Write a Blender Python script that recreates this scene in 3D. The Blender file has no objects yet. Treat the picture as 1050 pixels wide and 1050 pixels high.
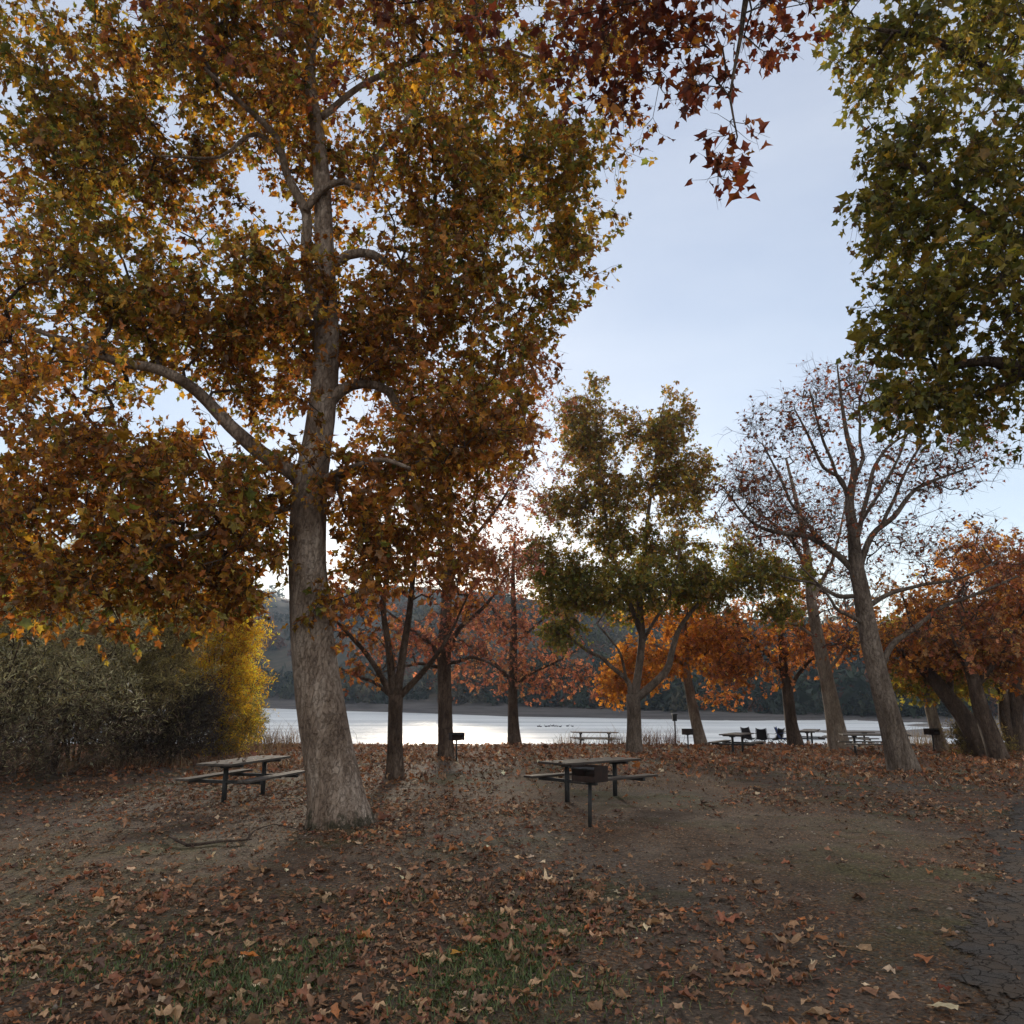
import bpy, math, random
import numpy as np
from mathutils import Vector

rs = np.random.default_rng(11)
random.seed(5)
sc = bpy.context.scene
C = sc.collection

# ------------------------------------------------------------------ camera geometry
TILT = math.radians(13.2)
CAMZ = 1.85
FPX = 800.0
CT, ST = math.cos(TILT), math.sin(TILT)
WATER_Z = -2.2
SUN_AZ, SUN_EL = math.radians(-3.7), math.radians(9.0)


def ray(px, py):
    x = (px - 525) / FPX
    y = (525 - py) / FPX
    return np.array([x, CT - y * ST, ST + y * CT])


def P(px, py, Y):
    d = ray(px, py)
    t = Y / d[1]
    return np.array([d[0] * t, Y, CAMZ + d[2] * t])


def G(px, py):
    d = ray(px, py)
    t = CAMZ / (-(d[2]) - 0.01 * d[1])
    p = d * t
    return np.array([p[0], p[1], float(gz(p[0], p[1]))])


# ------------------------------------------------------------------ noise
_perm = np.random.default_rng(3).random((256, 256))


def vnoise(x, y):
    x = np.asarray(x, float); y = np.asarray(y, float)
    xi = np.floor(x).astype(int); yi = np.floor(y).astype(int)
    fx = x - xi; fy = y - yi
    fx = fx * fx * (3 - 2 * fx); fy = fy * fy * (3 - 2 * fy)
    a = _perm[xi & 255, yi & 255]; b = _perm[(xi + 1) & 255, yi & 255]
    c = _perm[xi & 255, (yi + 1) & 255]; d = _perm[(xi + 1) & 255, (yi + 1) & 255]
    return (a * (1 - fx) + b * fx) * (1 - fy) + (c * (1 - fx) + d * fx) * fy


def fbm(x, y, o=3):
    s = 0; a = 1; t = 0
    for k in range(o):
        s = s + a * vnoise(np.asarray(x) * 2 ** k + 17.3 * k, np.asarray(y) * 2 ** k + 9.1 * k)
        t += a; a *= .5
    return s / t


def path_edge(y):
    y = np.asarray(y, float)
    return np.interp(y, [-60, -8, 3, 5.3, 7.9, 12.3, 20, 40], [-30, -2.1, 2.0, 2.9, 4.4, 7.25, 13.2, 32.0]) + .35 * (vnoise(y * 1.3, y * 0 + 4) - .5) + .12 * (vnoise(y * 5, y * 0 + 8) - .5)


def gz(x, y):
    x = np.asarray(x, float); y = np.asarray(y, float)
    t = np.maximum(y - 36.5, 0)
    lip = .125 * (np.sqrt(t * t + 4) - 2)
    z = -.01 * y - lip
    m = np.clip((path_edge(y) - x + .2) / .5, 0, 1)
    z = z + m * (.10 * (fbm(x * .35, y * .35) - .5) + .030 * (fbm(x * 2.2, y * 2.2) - .5) + .016 * (fbm(x * 8, y * 8, 2) - .5))
    return z


# ------------------------------------------------------------------ mesh helpers
def mkmesh(name, V, faces, mats=(), midx=None, colors=None, smooth=False, parent=None, fattr=None, vattr=None):
    """faces: list of int arrays (n,k)"""
    me = bpy.data.meshes.new(name)
    V = np.asarray(V, np.float32)
    faces = [np.asarray(f, np.int32) for f in faces if len(f)]
    loops = np.concatenate([f.ravel() for f in faces])
    tot = np.concatenate([np.full(len(f), f.shape[1], np.int32) for f in faces])
    start = np.concatenate([[0], np.cumsum(tot)[:-1]]).astype(np.int32)
    me.vertices.add(len(V)); me.vertices.foreach_set('co', V.ravel())
    me.loops.add(len(loops)); me.loops.foreach_set('vertex_index', loops)
    me.polygons.add(len(tot)); me.polygons.foreach_set('loop_start', start); me.polygons.foreach_set('loop_total', tot)
    for m in mats:
        me.materials.append(m)
    if midx is not None:
        me.polygons.foreach_set('material_index', np.asarray(midx, np.int32))
    me.update(calc_edges=True)
    if smooth is not False:
        sm = np.full(len(tot), True) if smooth is True else np.asarray(smooth, bool)
        me.polygons.foreach_set('use_smooth', sm)
    else:
        me.polygons.foreach_set('use_smooth', np.zeros(len(tot), bool))
    if colors is not None:
        a = me.attributes.new('tint', 'FLOAT_COLOR', 'FACE')
        c = np.ones((len(tot), 4), np.float32); c[:, :3] = colors
        a.data.foreach_set('color', c.ravel())
    if vattr is not None:
        for k, v in vattr.items():
            a = me.attributes.new(k, 'FLOAT', 'POINT'); a.data.foreach_set('value', np.asarray(v, np.float32))
    me.validate()
    o = bpy.data.objects.new(name, me)
    C.objects.link(o)
    if parent is not None:
        o.parent = parent
    return o


def tag(o, label=None, cat=None, group=None, kind=None):
    if label: o['label'] = label
    if cat: o['category'] = cat
    if group: o['group'] = group
    if kind: o['kind'] = kind
    return o


def empty(name, loc, rz=0.0):
    o = bpy.data.objects.new(name, None); C.objects.link(o)
    o.location = loc; o.rotation_euler = (0, 0, rz); o.empty_display_size = .2
    return o


def copy_tree(o, parent=None):
    c = o.copy(); C.objects.link(c); c.parent = parent
    for ch in [x for x in C.objects if x.parent == o]:
        copy_tree(ch, c)
    return c


class MB:
    """collects boxes and tubes into one mesh"""
    def __init__(s):
        s.V = []; s.Q = []; s.n = 0

    def add(s, V, Q):
        s.V.append(np.asarray(V, float)); s.Q.append(np.asarray(Q, int) + s.n); s.n += len(V)

    def box(s, c, size, rot=None, bev=0.006):
        hx, hy, hz = [d / 2 for d in size]
        b = min(bev, hx * .45, hy * .45, hz * .45)
        V = []
        for sx in (-1, 1):
            for sy in (-1, 1):
                for sz in (-1, 1):
                    V += [(sx * (hx - b), sy * (hy - b), sz * hz), (sx * (hx - b), sy * hy, sz * (hz - b)), (sx * hx, sy * (hy - b), sz * (hz - b))]
        V = np.array(V)
        # faces through convex hull of groups
        idx = lambda sx, sy, sz, k: ((sx > 0) * 4 + (sy > 0) * 2 + (sz > 0)) * 3 + k
        Q = []
        for sz in (-1, 1): Q.append([idx(-1, -1, sz, 0), idx(1, -1, sz, 0), idx(1, 1, sz, 0), idx(-1, 1, sz, 0)][::sz])
        for sy in (-1, 1): Q.append([idx(-1, sy, -1, 1), idx(-1, sy, 1, 1), idx(1, sy, 1, 1), idx(1, sy, -1, 1)][::sy])
        for sx in (-1, 1): Q.append([idx(sx, -1, -1, 2), idx(sx, 1, -1, 2), idx(sx, 1, 1, 2), idx(sx, -1, 1, 2)][::sx])
        for sy in (-1, 1):
            for sz in (-1, 1): Q.append([idx(-1, sy, sz, 0), idx(1, sy, sz, 0), idx(1, sy, sz, 1), idx(-1, sy, sz, 1)][::-sy * sz])
        for sx in (-1, 1):
            for sz in (-1, 1): Q.append([idx(sx, -1, sz, 0), idx(sx, 1, sz, 0), idx(sx, 1, sz, 2), idx(sx, -1, sz, 2)][::sx * sz])
        for sx in (-1, 1):
            for sy in (-1, 1): Q.append([idx(sx, sy, -1, 1), idx(sx, sy, 1, 1), idx(sx, sy, 1, 2), idx(sx, sy, -1, 2)][::-sx * sy])
        for sx in (-1, 1):
            for sy in (-1, 1):
                for sz in (-1, 1):
                    i = idx(sx, sy, sz, 0)
                    Q.append(([i, i + 1, i + 2, i + 2] if sx * sy * sz < 0 else [i + 2, i + 1, i, i]))
        if rot is not None:
            V = V @ np.asarray(rot).T
        V = V + np.asarray(c)
        s.add(V, Q)

    def tube(s, pts, r, n=8, cap=True):
        V, Q = tube(pts, r, n, cap)
        s.add(V, Q)

    def build(s, name, mat, parent=None, smooth=False):
        V = np.concatenate(s.V); Q = np.concatenate(s.Q)
        deg = Q[:, 2] == Q[:, 3]
        return mkmesh(name, V, [Q[~deg], Q[deg][:, :3]], [mat], smooth=smooth, parent=parent)


def rotz(a):
    c, s_ = math.cos(a), math.sin(a)
    return np.array([[c, -s_, 0], [s_, c, 0], [0, 0, 1]])


def frames(pts):
    pts = np.asarray(pts, float)
    T = np.gradient(pts, axis=0)
    T /= np.linalg.norm(T, axis=1)[:, None] + 1e-9
    up = np.array([0.31, 0.95, 0.02]) if abs(T[0, 2]) > .7 else np.array([0, 0, 1.0])
    X = []
    x = np.cross(up, T[0]); x /= np.linalg.norm(x)
    for t in T:
        x = x - t * np.dot(x, t); x /= np.linalg.norm(x) + 1e-9
        X.append(x)
    X = np.array(X); Y = np.cross(T, X)
    return T, X, Y


def tube(pts, r, n=8, cap=True, bump=0.0, seed=0, flute=None):
    pts = np.asarray(pts, float); r = np.broadcast_to(np.asarray(r, float), (len(pts),)).copy()
    T, X, Y = frames(pts)
    a = np.arange(n) * 2 * np.pi / n
    rr = np.repeat(r[:, None], n, 1)
    if bump:
        L = np.concatenate([[0], np.cumsum(np.linalg.norm(np.diff(pts, axis=0), axis=1))])
        nn = (vnoise(np.cos(a)[None] * 2 + 7 + seed, L[:, None] * .9 + np.sin(a)[None] * 2) - .5) + .5 * (vnoise(np.cos(a)[None] * 5 + 3 + seed, L[:, None] * 2.7 + np.sin(a)[None] * 5) - .5)
        rr = rr * (1 + bump * nn)
    if flute is not None:
        rr = rr * flute(a, pts)
    V = pts[:, None] + rr[..., None] * (np.cos(a)[None, :, None] * X[:, None] + np.sin(a)[None, :, None] * Y[:, None])
    m = len(pts)
    i = np.arange(m - 1)[:, None] * n; j = np.arange(n)[None]; k = (j + 1) % n
    Q = np.stack([i + j, i + k, i + n + k, i + n + j], -1).reshape(-1, 4)
    V = V.reshape(-1, 3)
    if cap:
        V = np.concatenate([V, pts[:1], pts[-1:]])
        c0, c1 = m * n, m * n + 1
        jj = np.arange(n); kk = (jj + 1) % n
        Q = np.concatenate([Q, np.stack([kk, jj, np.full(n, c0), np.full(n, c0)], 1),
                            np.stack([(m - 1) * n + jj, (m - 1) * n + kk, np.full(n, c1), np.full(n, c1)], 1)])
    return V, Q


def catmull(pts, step):
    pts = np.asarray(pts, float)
    P4 = np.concatenate([[2 * pts[0] - pts[1]], pts, [2 * pts[-1] - pts[-2]]])
    out = []
    for k in range(len(pts) - 1):
        p0, p1, p2, p3 = P4[k:k + 4]
        n = max(2, int(np.linalg.norm(p2[:3] - p1[:3]) / step))
        for t in np.arange(n) / n:
            out.append(.5 * (2 * p1 + (p2 - p0) * t + (2 * p0 - 5 * p1 + 4 * p2 - p3) * t * t + (3 * p1 - p0 - 3 * p2 + p3) * t ** 3))
    out.append(pts[-1])
    return np.array(out)


# ------------------------------------------------------------------ materials
def newmat(name):
    m = bpy.data.materials.new(name); m.use_nodes = True
    nt = m.node_tree; nt.nodes.clear()
    out = nt.nodes.new('ShaderNodeOutputMaterial')
    return m, nt, out


def N(nt, t, **k):
    n = nt.nodes.new(t)
    for a, b in k.items():
        if a.startswith('i_'):
            n.inputs[a[2:].replace('_', ' ')].default_value = b
        else:
            setattr(n, a, b)
    return n


def ramp(nt, src, stops):
    r = nt.nodes.new('ShaderNodeValToRGB')
    e = r.color_ramp.elements
    while len(e) < len(stops): e.new(.5)
    for q, (p, c) in zip(e, stops):
        q.position = p; q.color = (*c, 1)
    nt.links.new(src, r.inputs[0])
    return r.outputs[0]


def mix(nt, f, a, b, mode='MIX'):
    m = nt.nodes.new('ShaderNodeMix'); m.data_type = 'RGBA'; m.blend_type = mode
    if isinstance(f, (int, float)): m.inputs[0].default_value = f
    else: nt.links.new(f, m.inputs[0])
    for s, i in ((a, 6), (b, 7)):
        if isinstance(s, tuple): m.inputs[i].default_value = (*s, 1)
        else: nt.links.new(s, m.inputs[i])
    return m.outputs[2]


def coords(nt, scale=(1, 1, 1), kind='Object'):
    tc = nt.nodes.new('ShaderNodeTexCoord')
    mp = nt.nodes.new('ShaderNodeMapping'); mp.inputs['Scale'].default_value = scale
    nt.links.new(tc.outputs[kind], mp.inputs[0])
    return mp.outputs[0]


def noise(nt, vec, scale, detail=5, rough=.6):
    n = nt.nodes.new('ShaderNodeTexNoise'); n.inputs['Scale'].default_value = scale
    n.inputs['Detail'].default_value = detail; n.inputs['Roughness'].default_value = rough
    nt.links.new(vec, n.inputs['Vector'])
    return n.outputs[0]


def princ(nt, out, col, rough=.8, bump=None, bstr=.4, bdist=.02, metal=0, spec=.3):
    b = nt.nodes.new('ShaderNodeBsdfPrincipled')
    if isinstance(col, tuple): b.inputs['Base Color'].default_value = (*col, 1)
    else: nt.links.new(col, b.inputs['Base Color'])
    if isinstance(rough, (int, float)): b.inputs['Roughness'].default_value = rough
    else: nt.links.new(rough, b.inputs['Roughness'])
    b.inputs['Metallic'].default_value = metal
    b.inputs['Specular IOR Level'].default_value = spec
    if bump is not None:
        bp = nt.nodes.new('ShaderNodeBump'); bp.inputs['Strength'].default_value = bstr; bp.inputs['Distance'].default_value = bdist
        nt.links.new(bump, bp.inputs['Height']); nt.links.new(bp.outputs[0], b.inputs['Normal'])
    nt.links.new(b.outputs[0], out.inputs[0])
    return b


def leaf_mat(name, trans=.52, gloss=.025):
    m, nt, out = newmat(name)
    at = N(nt, 'ShaderNodeAttribute', attribute_name='tint')
    v = coords(nt)
    nn = noise(nt, v, 22, 3)
    col = mix(nt, 1.0, at.outputs['Color'], ramp(nt, nn, [(.3, (.62, .6, .58)), (.7, (1.25, 1.2, 1.15))]), 'MULTIPLY')
    d = N(nt, 'ShaderNodeBsdfDiffuse'); t = N(nt, 'ShaderNodeBsdfTranslucent')
    sat = nt.nodes.new('ShaderNodeHueSaturation'); sat.inputs['Saturation'].default_value = 1.04; sat.inputs['Value'].default_value = 1.12
    nt.links.new(col, sat.inputs['Color'])
    nt.links.new(col, d.inputs[0]); nt.links.new(sat.outputs[0], t.inputs[0])
    g = N(nt, 'ShaderNodeBsdfGlossy'); g.inputs['Roughness'].default_value = .45
    m1 = N(nt, 'ShaderNodeMixShader'); m1.inputs[0].default_value = trans
    nt.links.new(d.outputs[0], m1.inputs[1]); nt.links.new(t.outputs[0], m1.inputs[2])
    m2 = N(nt, 'ShaderNodeMixShader'); m2.inputs[0].default_value = gloss
    nt.links.new(m1.outputs[0], m2.inputs[1]); nt.links.new(g.outputs[0], m2.inputs[2])
    nt.links.new(m2.outputs[0], out.inputs[0])
    return m


def bark_mat(name, dark, mid, pale, patch=.55, moss=False):
    m, nt, out = newmat(name)
    v = coords(nt, (1, 1, .35)); v2 = coords(nt)
    a = noise(nt, v, 2.6, 7, .7); b = noise(nt, v, 22, 5, .7); c = noise(nt, v2, 1.1, 3)
    vo = nt.nodes.new('ShaderNodeTexVoronoi'); vo.feature = 'DISTANCE_TO_EDGE'; vo.inputs['Scale'].default_value = 13
    nv = nt.nodes.new('ShaderNodeMixRGB'); nv.blend_type = 'ADD'; nv.inputs[0].default_value = .22
    nt.links.new(v, nv.inputs[1]); nt.links.new(noise(nt, v2, 9, 4), nv.inputs[2]); nt.links.new(nv.outputs[0], vo.inputs['Vector'])
    base = ramp(nt, a, [(.32, dark), (.5, mid), (.68, pale)])
    grain = ramp(nt, b, [(.3, (.55, .52, .5)), (.62, (1.15, 1.12, 1.1))])
    col = mix(nt, 1.0, base, grain, 'MULTIPLY')
    crack = ramp(nt, vo.outputs['Distance'], [(.0, (.45, .4, .37)), (.07, (1, 1, 1))])
    col = mix(nt, patch, col, mix(nt, 1.0, col, crack, 'MULTIPLY'))
    if moss:
        sx = N(nt, 'ShaderNodeSeparateXYZ'); nt.links.new(v2, sx.inputs[0])
        hh = N(nt, 'ShaderNodeMath', operation='MULTIPLY_ADD'); nt.links.new(noise(nt, v2, 4.5, 5, .7), hh.inputs[0]); hh.inputs[1].default_value = .9
        ng = N(nt, 'ShaderNodeMath', operation='MULTIPLY'); nt.links.new(sx.outputs[2], ng.inputs[0]); ng.inputs[1].default_value = -.7
        nt.links.new(ng.outputs[0], hh.inputs[2])
        col = mix(nt, ramp(nt, hh.outputs[0], [(.33, (0, 0, 0)), (.43, (.85, .85, .85))]), col, (.035, .034, .02))
    mps = N(nt, 'ShaderNodeMath', operation='ADD')
    nt.links.new(b, mps.inputs[0]); nt.links.new(crack, mps.inputs[1])
    princ(nt, out, col, .88, mps.outputs[0], .9, .03, spec=.12)
    return m


M = {}
M['leaf'] = leaf_mat('sycamore_leaf')
M['willow_leaf'] = leaf_mat('willow_leaf', .5, .02)
M['dry_leaf'] = leaf_mat('dry_leaf', .12, .03)
M['grass'] = leaf_mat('grass_blade', .3, .04)
M['bark_big'] = bark_mat('bark_big_sycamore', (.10, .07, .051), (.225, .173, .136), (.41, .345, .29), .42, True)
M['bark'] = bark_mat('bark_grey_brown', (.045, .031, .023), (.10, .072, .055), (.18, .138, .108), .8)
M['bark_mid'] = bark_mat('bark_mid_grey', (.075, .056, .044), (.16, .128, .104), (.27, .225, .19), .7)
M['bark_pale'] = bark_mat('bark_pale', (.15, .11, .085), (.27, .22, .175), (.4, .34, .28), .3)
M['twig'] = bark_mat('bark_twig', (.045, .032, .026), (.085, .062, .05), (.12, .095, .078), .2)


def ground_material():
    m, nt, out = newmat('leafy_dirt')
    v = coords(nt)
    big = noise(nt, v, .16, 5, .65); med = noise(nt, v, 1.3, 6, .68); fin = noise(nt, v, 26, 8, .8); gr = noise(nt, v, .45, 4)
    dirt = ramp(nt, med, [(.28, (.048, .034, .025)), (.5, (.10, .072, .052)), (.72, (.18, .134, .098))])
    grey = ramp(nt, med, [(.3, (.06, .05, .044)), (.7, (.145, .12, .102))])
    col = mix(nt, ramp(nt, big, [(.45, (0, 0, 0)), (.6, (1, 1, 1))]), dirt, grey)
    # scraps of broken leaf
    vo = nt.nodes.new('ShaderNodeTexVoronoi'); vo.inputs['Scale'].default_value = 42; vo.inputs['Randomness'].default_value = 1
    wv = nt.nodes.new('ShaderNodeMixRGB'); wv.blend_type = 'ADD'; wv.inputs[0].default_value = .12
    nt.links.new(v, wv.inputs[1]); nt.links.new(noise(nt, v, 12, 3), wv.inputs[2]); nt.links.new(wv.outputs[0], vo.inputs['Vector'])
    sep = N(nt, 'ShaderNodeSeparateColor'); nt.links.new(vo.outputs['Color'], sep.inputs[0])
    scrapc = ramp(nt, sep.outputs[1], [(0, (.05, .028, .018)), (.4, (.13, .068, .036)), (.75, (.2, .11, .058)), (1, (.27, .18, .11))])
    th = N(nt, 'ShaderNodeMath', operation='MULTIPLY_ADD'); nt.links.new(gr, th.inputs[0]); th.inputs[1].default_value = -1.7; th.inputs[2].default_value = 1.62
    gt = N(nt, 'ShaderNodeMath', operation='GREATER_THAN'); nt.links.new(sep.outputs[0], gt.inputs[0]); nt.links.new(th.outputs[0], gt.inputs[1])
    col = mix(nt, gt.outputs[0], col, scrapc)
    green = ramp(nt, noise(nt, coords(nt, (1, 1, 1)), .33, 5, .7), [(.50, (0, 0, 0)), (.62, (.7, .7, .7))])
    col = mix(nt, green, col, ramp(nt, fin, [(.3, (.035, .04, .017)), (.7, (.11, .105, .045))]))
    col = mix(nt, 1.0, col, ramp(nt, fin, [(.36, (.36, .34, .32)), (.5, (.95, .94, .92)), (.63, (1.6, 1.56, 1.5))]), 'MULTIPLY')
    ad = N(nt, 'ShaderNodeMath', operation='ADD'); nt.links.new(fin, ad.inputs[0]); nt.links.new(gt.outputs[0], ad.inputs[1])
    princ(nt, out, col, .95, ad.outputs[0], 1.0, .03, spec=.1)
    return m


M['ground'] = ground_material()


def asphalt_material():
    m, nt, out = newmat('cracked_asphalt')
    v = coords(nt)
    f = noise(nt, v, 90, 4, .8); a = noise(nt, v, 2.2, 5)
    col = ramp(nt, f, [(.3, (.042, .038, .035)), (.55, (.088, .079, .072)), (.8, (.19, .172, .155))])
    col = mix(nt, ramp(nt, a, [(.42, (0, 0, 0)), (.62, (.8, .8, .8))]), col, (.105, .08, .06))
    vo = nt.nodes.new('ShaderNodeTexVoronoi'); vo.feature = 'DISTANCE_TO_EDGE'; vo.inputs['Scale'].default_value = 6.5
    wv = nt.nodes.new('ShaderNodeMixRGB'); wv.blend_type = 'ADD'; wv.inputs[0].default_value = .25
    nt.links.new(v, wv.inputs[1]); nt.links.new(noise(nt, v, 5, 4), wv.inputs[2]); nt.links.new(wv.outputs[0], vo.inputs['Vector'])
    cr = ramp(nt, vo.outputs['Distance'], [(.0, (.12, .11, .1)), (.035, (.8, .8, .8)), (.07, (1, 1, 1))])
    col = mix(nt, 1.0, col, cr, 'MULTIPLY')
    ad = N(nt, 'ShaderNodeMath', operation='ADD'); nt.links.new(f, ad.inputs[0]); nt.links.new(cr, ad.inputs[1])
    b = princ(nt, out, col, .97, ad.outputs[0], .8, .02, spec=.06)
    at = N(nt, 'ShaderNodeAttribute', attribute_name='edge')
    ee = N(nt, 'ShaderNodeMath', operation='MULTIPLY_ADD'); nt.links.new(noise(nt, v, 3.5, 7, .75), ee.inputs[0]); ee.inputs[1].default_value = -1.5
    nt.links.new(at.outputs['Fac'], ee.inputs[2])
    gt = N(nt, 'ShaderNodeMath', operation='GREATER_THAN'); nt.links.new(ee.outputs[0], gt.inputs[0]); gt.inputs[1].default_value = -.60
    tr = N(nt, 'ShaderNodeBsdfTransparent'); mx = N(nt, 'ShaderNodeMixShader')
    nt.links.new(gt.outputs[0], mx.inputs[0]); nt.links.new(tr.outputs[0], mx.inputs[1]); nt.links.new(b.outputs[0], mx.inputs[2])
    nt.links.new(mx.outputs[0], out.inputs[0])
    return m


M['asphalt'] = asphalt_material()


def water_material():
    m, nt, out = newmat('lake_water')
    v = coords(nt, (.55, 1.0, 1)); v2 = coords(nt, (.02, .09, 1))
    w = noise(nt, v, 1.6, 4, .6); calm = noise(nt, v2, 1.0, 4, .6)
    bands = noise(nt, coords(nt, (.012, .16, 1)), 1.0, 6, .65)
    fine = noise(nt, coords(nt, (.25, 1.6, 1)), 1.0, 4, .7)
    am = N(nt, 'ShaderNodeMath', operation='MULTIPLY_ADD'); nt.links.new(fine, am.inputs[0]); am.inputs[1].default_value = .35; nt.links.new(bands, am.inputs[2])
    col = ramp(nt, am.outputs[0], [(.52, (.38, .39, .385)), (.66, (.60, .60, .575)), (.8, (.72, .72, .68))])
    b = princ(nt, out, col, ramp(nt, calm, [(.42, (.40, .40, .40)), (.56, (.52, .52, .52))]), w, 1.0, .4, spec=.5)
    b.inputs['IOR'].default_value = 1.5; b.inputs['Metallic'].default_value = .33; b.inputs['Specular Tint'].default_value = (1, 1, 1, 1)
    return m


M['water'] = water_material()


def hill_material():
    m, nt, out = newmat('far_hillside')
    v = coords(nt); vs = coords(nt, (.02, .02, 1.6))
    at = N(nt, 'ShaderNodeAttribute', attribute_name='bank')
    n1 = noise(nt, v, .06, 6, .65); st = noise(nt, vs, 2.2, 4, .7)
    bank = ramp(nt, st, [(.3, (.045, .041, .04)), (.5, (.09, .082, .078)), (.7, (.135, .122, .115))])
    hill = ramp(nt, n1, [(.35, (.03, .036, .026)), (.52, (.06, .055, .04)), (.7, (.11, .085, .06))])
    col = mix(nt, at.outputs['Fac'], hill, bank)
    princ(nt, out, col, .95, noise(nt, v, .5, 6, .7), .8, .5, spec=.1)
    return m


M['hill'] = hill_material()


def simple(name, c1, c2, scale=8, rough=.7, metal=0, stretch=(1, 1, 1), bstr=.3, spec=.3, bdist=.006):
    m, nt, out = newmat(name)
    v = coords(nt, stretch)
    n = noise(nt, v, scale, 6, .65)
    princ(nt, out, ramp(nt, n, [(.3, c1), (.7, c2)]), rough, n, bstr, bdist, metal, spec)
    return m


M['wood_top'] = simple('weathered_plank', (.045, .037, .032), (.14, .122, .108), 9, .75, stretch=(.6, 9, 9), bstr=.4, spec=.1)
M['wood_dark'] = simple('worn_plank', (.03, .024, .021), (.08, .066, .058), 9, .72, stretch=(.6, 9, 9), bstr=.4, spec=.1)
M['steel'] = simple('dark_painted_steel', (.012, .012, .013), (.03, .028, .027), 14, .6)
M['rust'] = simple('rusty_firebox', (.010, .008, .007), (.035, .016, .011), 9, .8)
M['fabric_black'] = simple('black_canvas', (.008, .008, .009), (.02, .02, .022), 40, .8)
M['fabric_blue'] = simple('blue_canvas', (.012, .03, .12), (.03, .06, .2), 30, .75)
M['post'] = simple('weathered_post', (.05, .04, .035), (.12, .1, .085), 12, .85, stretch=(6, 6, .6))
M['gravel'] = simple('shore_gravel', (.07, .062, .056), (.27, .24, .215), 2.2, .95, bstr=1.0, bdist=.3)
M['mud'] = simple('sand_bar', (.09, .08, .072), (.2, .175, .155), 1.2, .9, bstr=.8, bdist=.15)
M['feather'] = simple('dark_feather', (.015, .014, .014), (.05, .045, .04), 20, .8)

# ------------------------------------------------------------------ leaves
HALF = [(0, 1, 2), (0, 2, 3), (2, 4, 3), (2, 4, 4)]
SYC_V = np.array([(0, 0), (.45, 0), (1, 0),
                  (-.08, .34), (.17, .27), (.50, .50), (.53, .26),
                  (-.08, -.34), (.17, -.27), (.50, -.50), (.53, -.26)], float)
SYC_F = np.array([(0, 4, 3), (0, 1, 4), (4, 6, 5), (4, 1, 6), (1, 2, 6),
                  (0, 7, 8), (0, 8, 1), (8, 9, 10), (8, 10, 1), (1, 10, 2)])
SYC_F0 = None
DRY_V = np.array([(0, 0), (.45, 0), (.95, .03),
                  (-.03, .30), (.17, .27), (.50, .42), (.56, .25),
                  (-.04, -.28), (.2, -.25), (.46, -.44), (.55, -.22)], float)
SIM_V = np.array([(0, 0), (.42, 0), (1, 0), (.12, .40), (.55, .46), (.12, -.40), (.55, -.46)], float)
SIM_F = np.array([(0, 1, 3), (1, 2, 4), (0, 5, 1), (1, 6, 2)])
WIL_V = np.array([(0, 0), (.5, .11), (1, 0), (.5, -.11)], float)
WIL_F = np.array([(0, 2, 1), (0, 3, 2)])


def subdiv(V, F):
    V = [tuple(v) for v in V]; mid = {}; out = []
    def mp(a, b):
        k = (min(a, b), max(a, b))
        if k not in mid:
            mid[k] = len(V); V.append(((V[a][0] + V[b][0]) / 2, (V[a][1] + V[b][1]) / 2))
        return mid[k]
    for a, b, c in F:
        x, y, z = mp(a, b), mp(b, c), mp(c, a)
        out += [(a, x, z), (x, b, y), (z, y, c), (x, y, z)]
    return np.array(V), np.array(out)


def unit(a):
    return a / (np.linalg.norm(a, axis=-1, keepdims=True) + 1e-9)


def leaf_cloud(p, d, nrm, size, TV, TF, curl, rng, jit=0.0, crumple=0.0):
    """p base, d pointing dir, nrm approx normal; returns V,F"""
    n = len(p)
    X = unit(d); Z = unit(nrm - X * (nrm * X).sum(1, keepdims=True)); Y = np.cross(Z, X)
    a = rng.normal(.25, .32, (n, 1)) * curl; b = rng.normal(-.22, .25, (n, 1)) * curl
    tx = TV[:, 0][None]; ty = TV[:, 1][None]
    tz = a * np.abs(ty) + b * tx ** 2
    if crumple:
        cx, cy = tx - .42, ty
        r = np.sqrt(cx ** 2 + cy ** 2); th = np.arctan2(cy, cx)
        q = lambda sd, m=0.0: rng.normal(m, sd, (n, 1)) * crumple
        ph = rng.random((3, n, 1)) * 6.283
        tz = tz * .5 + q(.5, .25) * r ** 2 + q(.45) * r * np.sin(2 * th + ph[0]) + q(.6) * r ** 2 * np.sin(3 * th + ph[1]) + q(.4) * r * np.sin(5 * th + ph[2])
        sq = 1 - np.clip(np.abs(rng.normal(.15, .18, (n, 1))), 0, .55)
        tx = .42 + cx * (1 - .3 * rng.random((n, 1)) * r); ty = cy * sq
    if jit:
        tz = tz + rng.normal(0, jit, (n, len(TV)))
    V = p[:, None] + size[:, None, None] * (tx[..., None] * X[:, None] + ty[..., None] * Y[:, None] + tz[..., None] * Z[:, None])
    F = (TF[None] + (np.arange(n) * len(TV))[:, None, None]).reshape(-1, 3)
    return V.reshape(-1, 3), F


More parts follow.
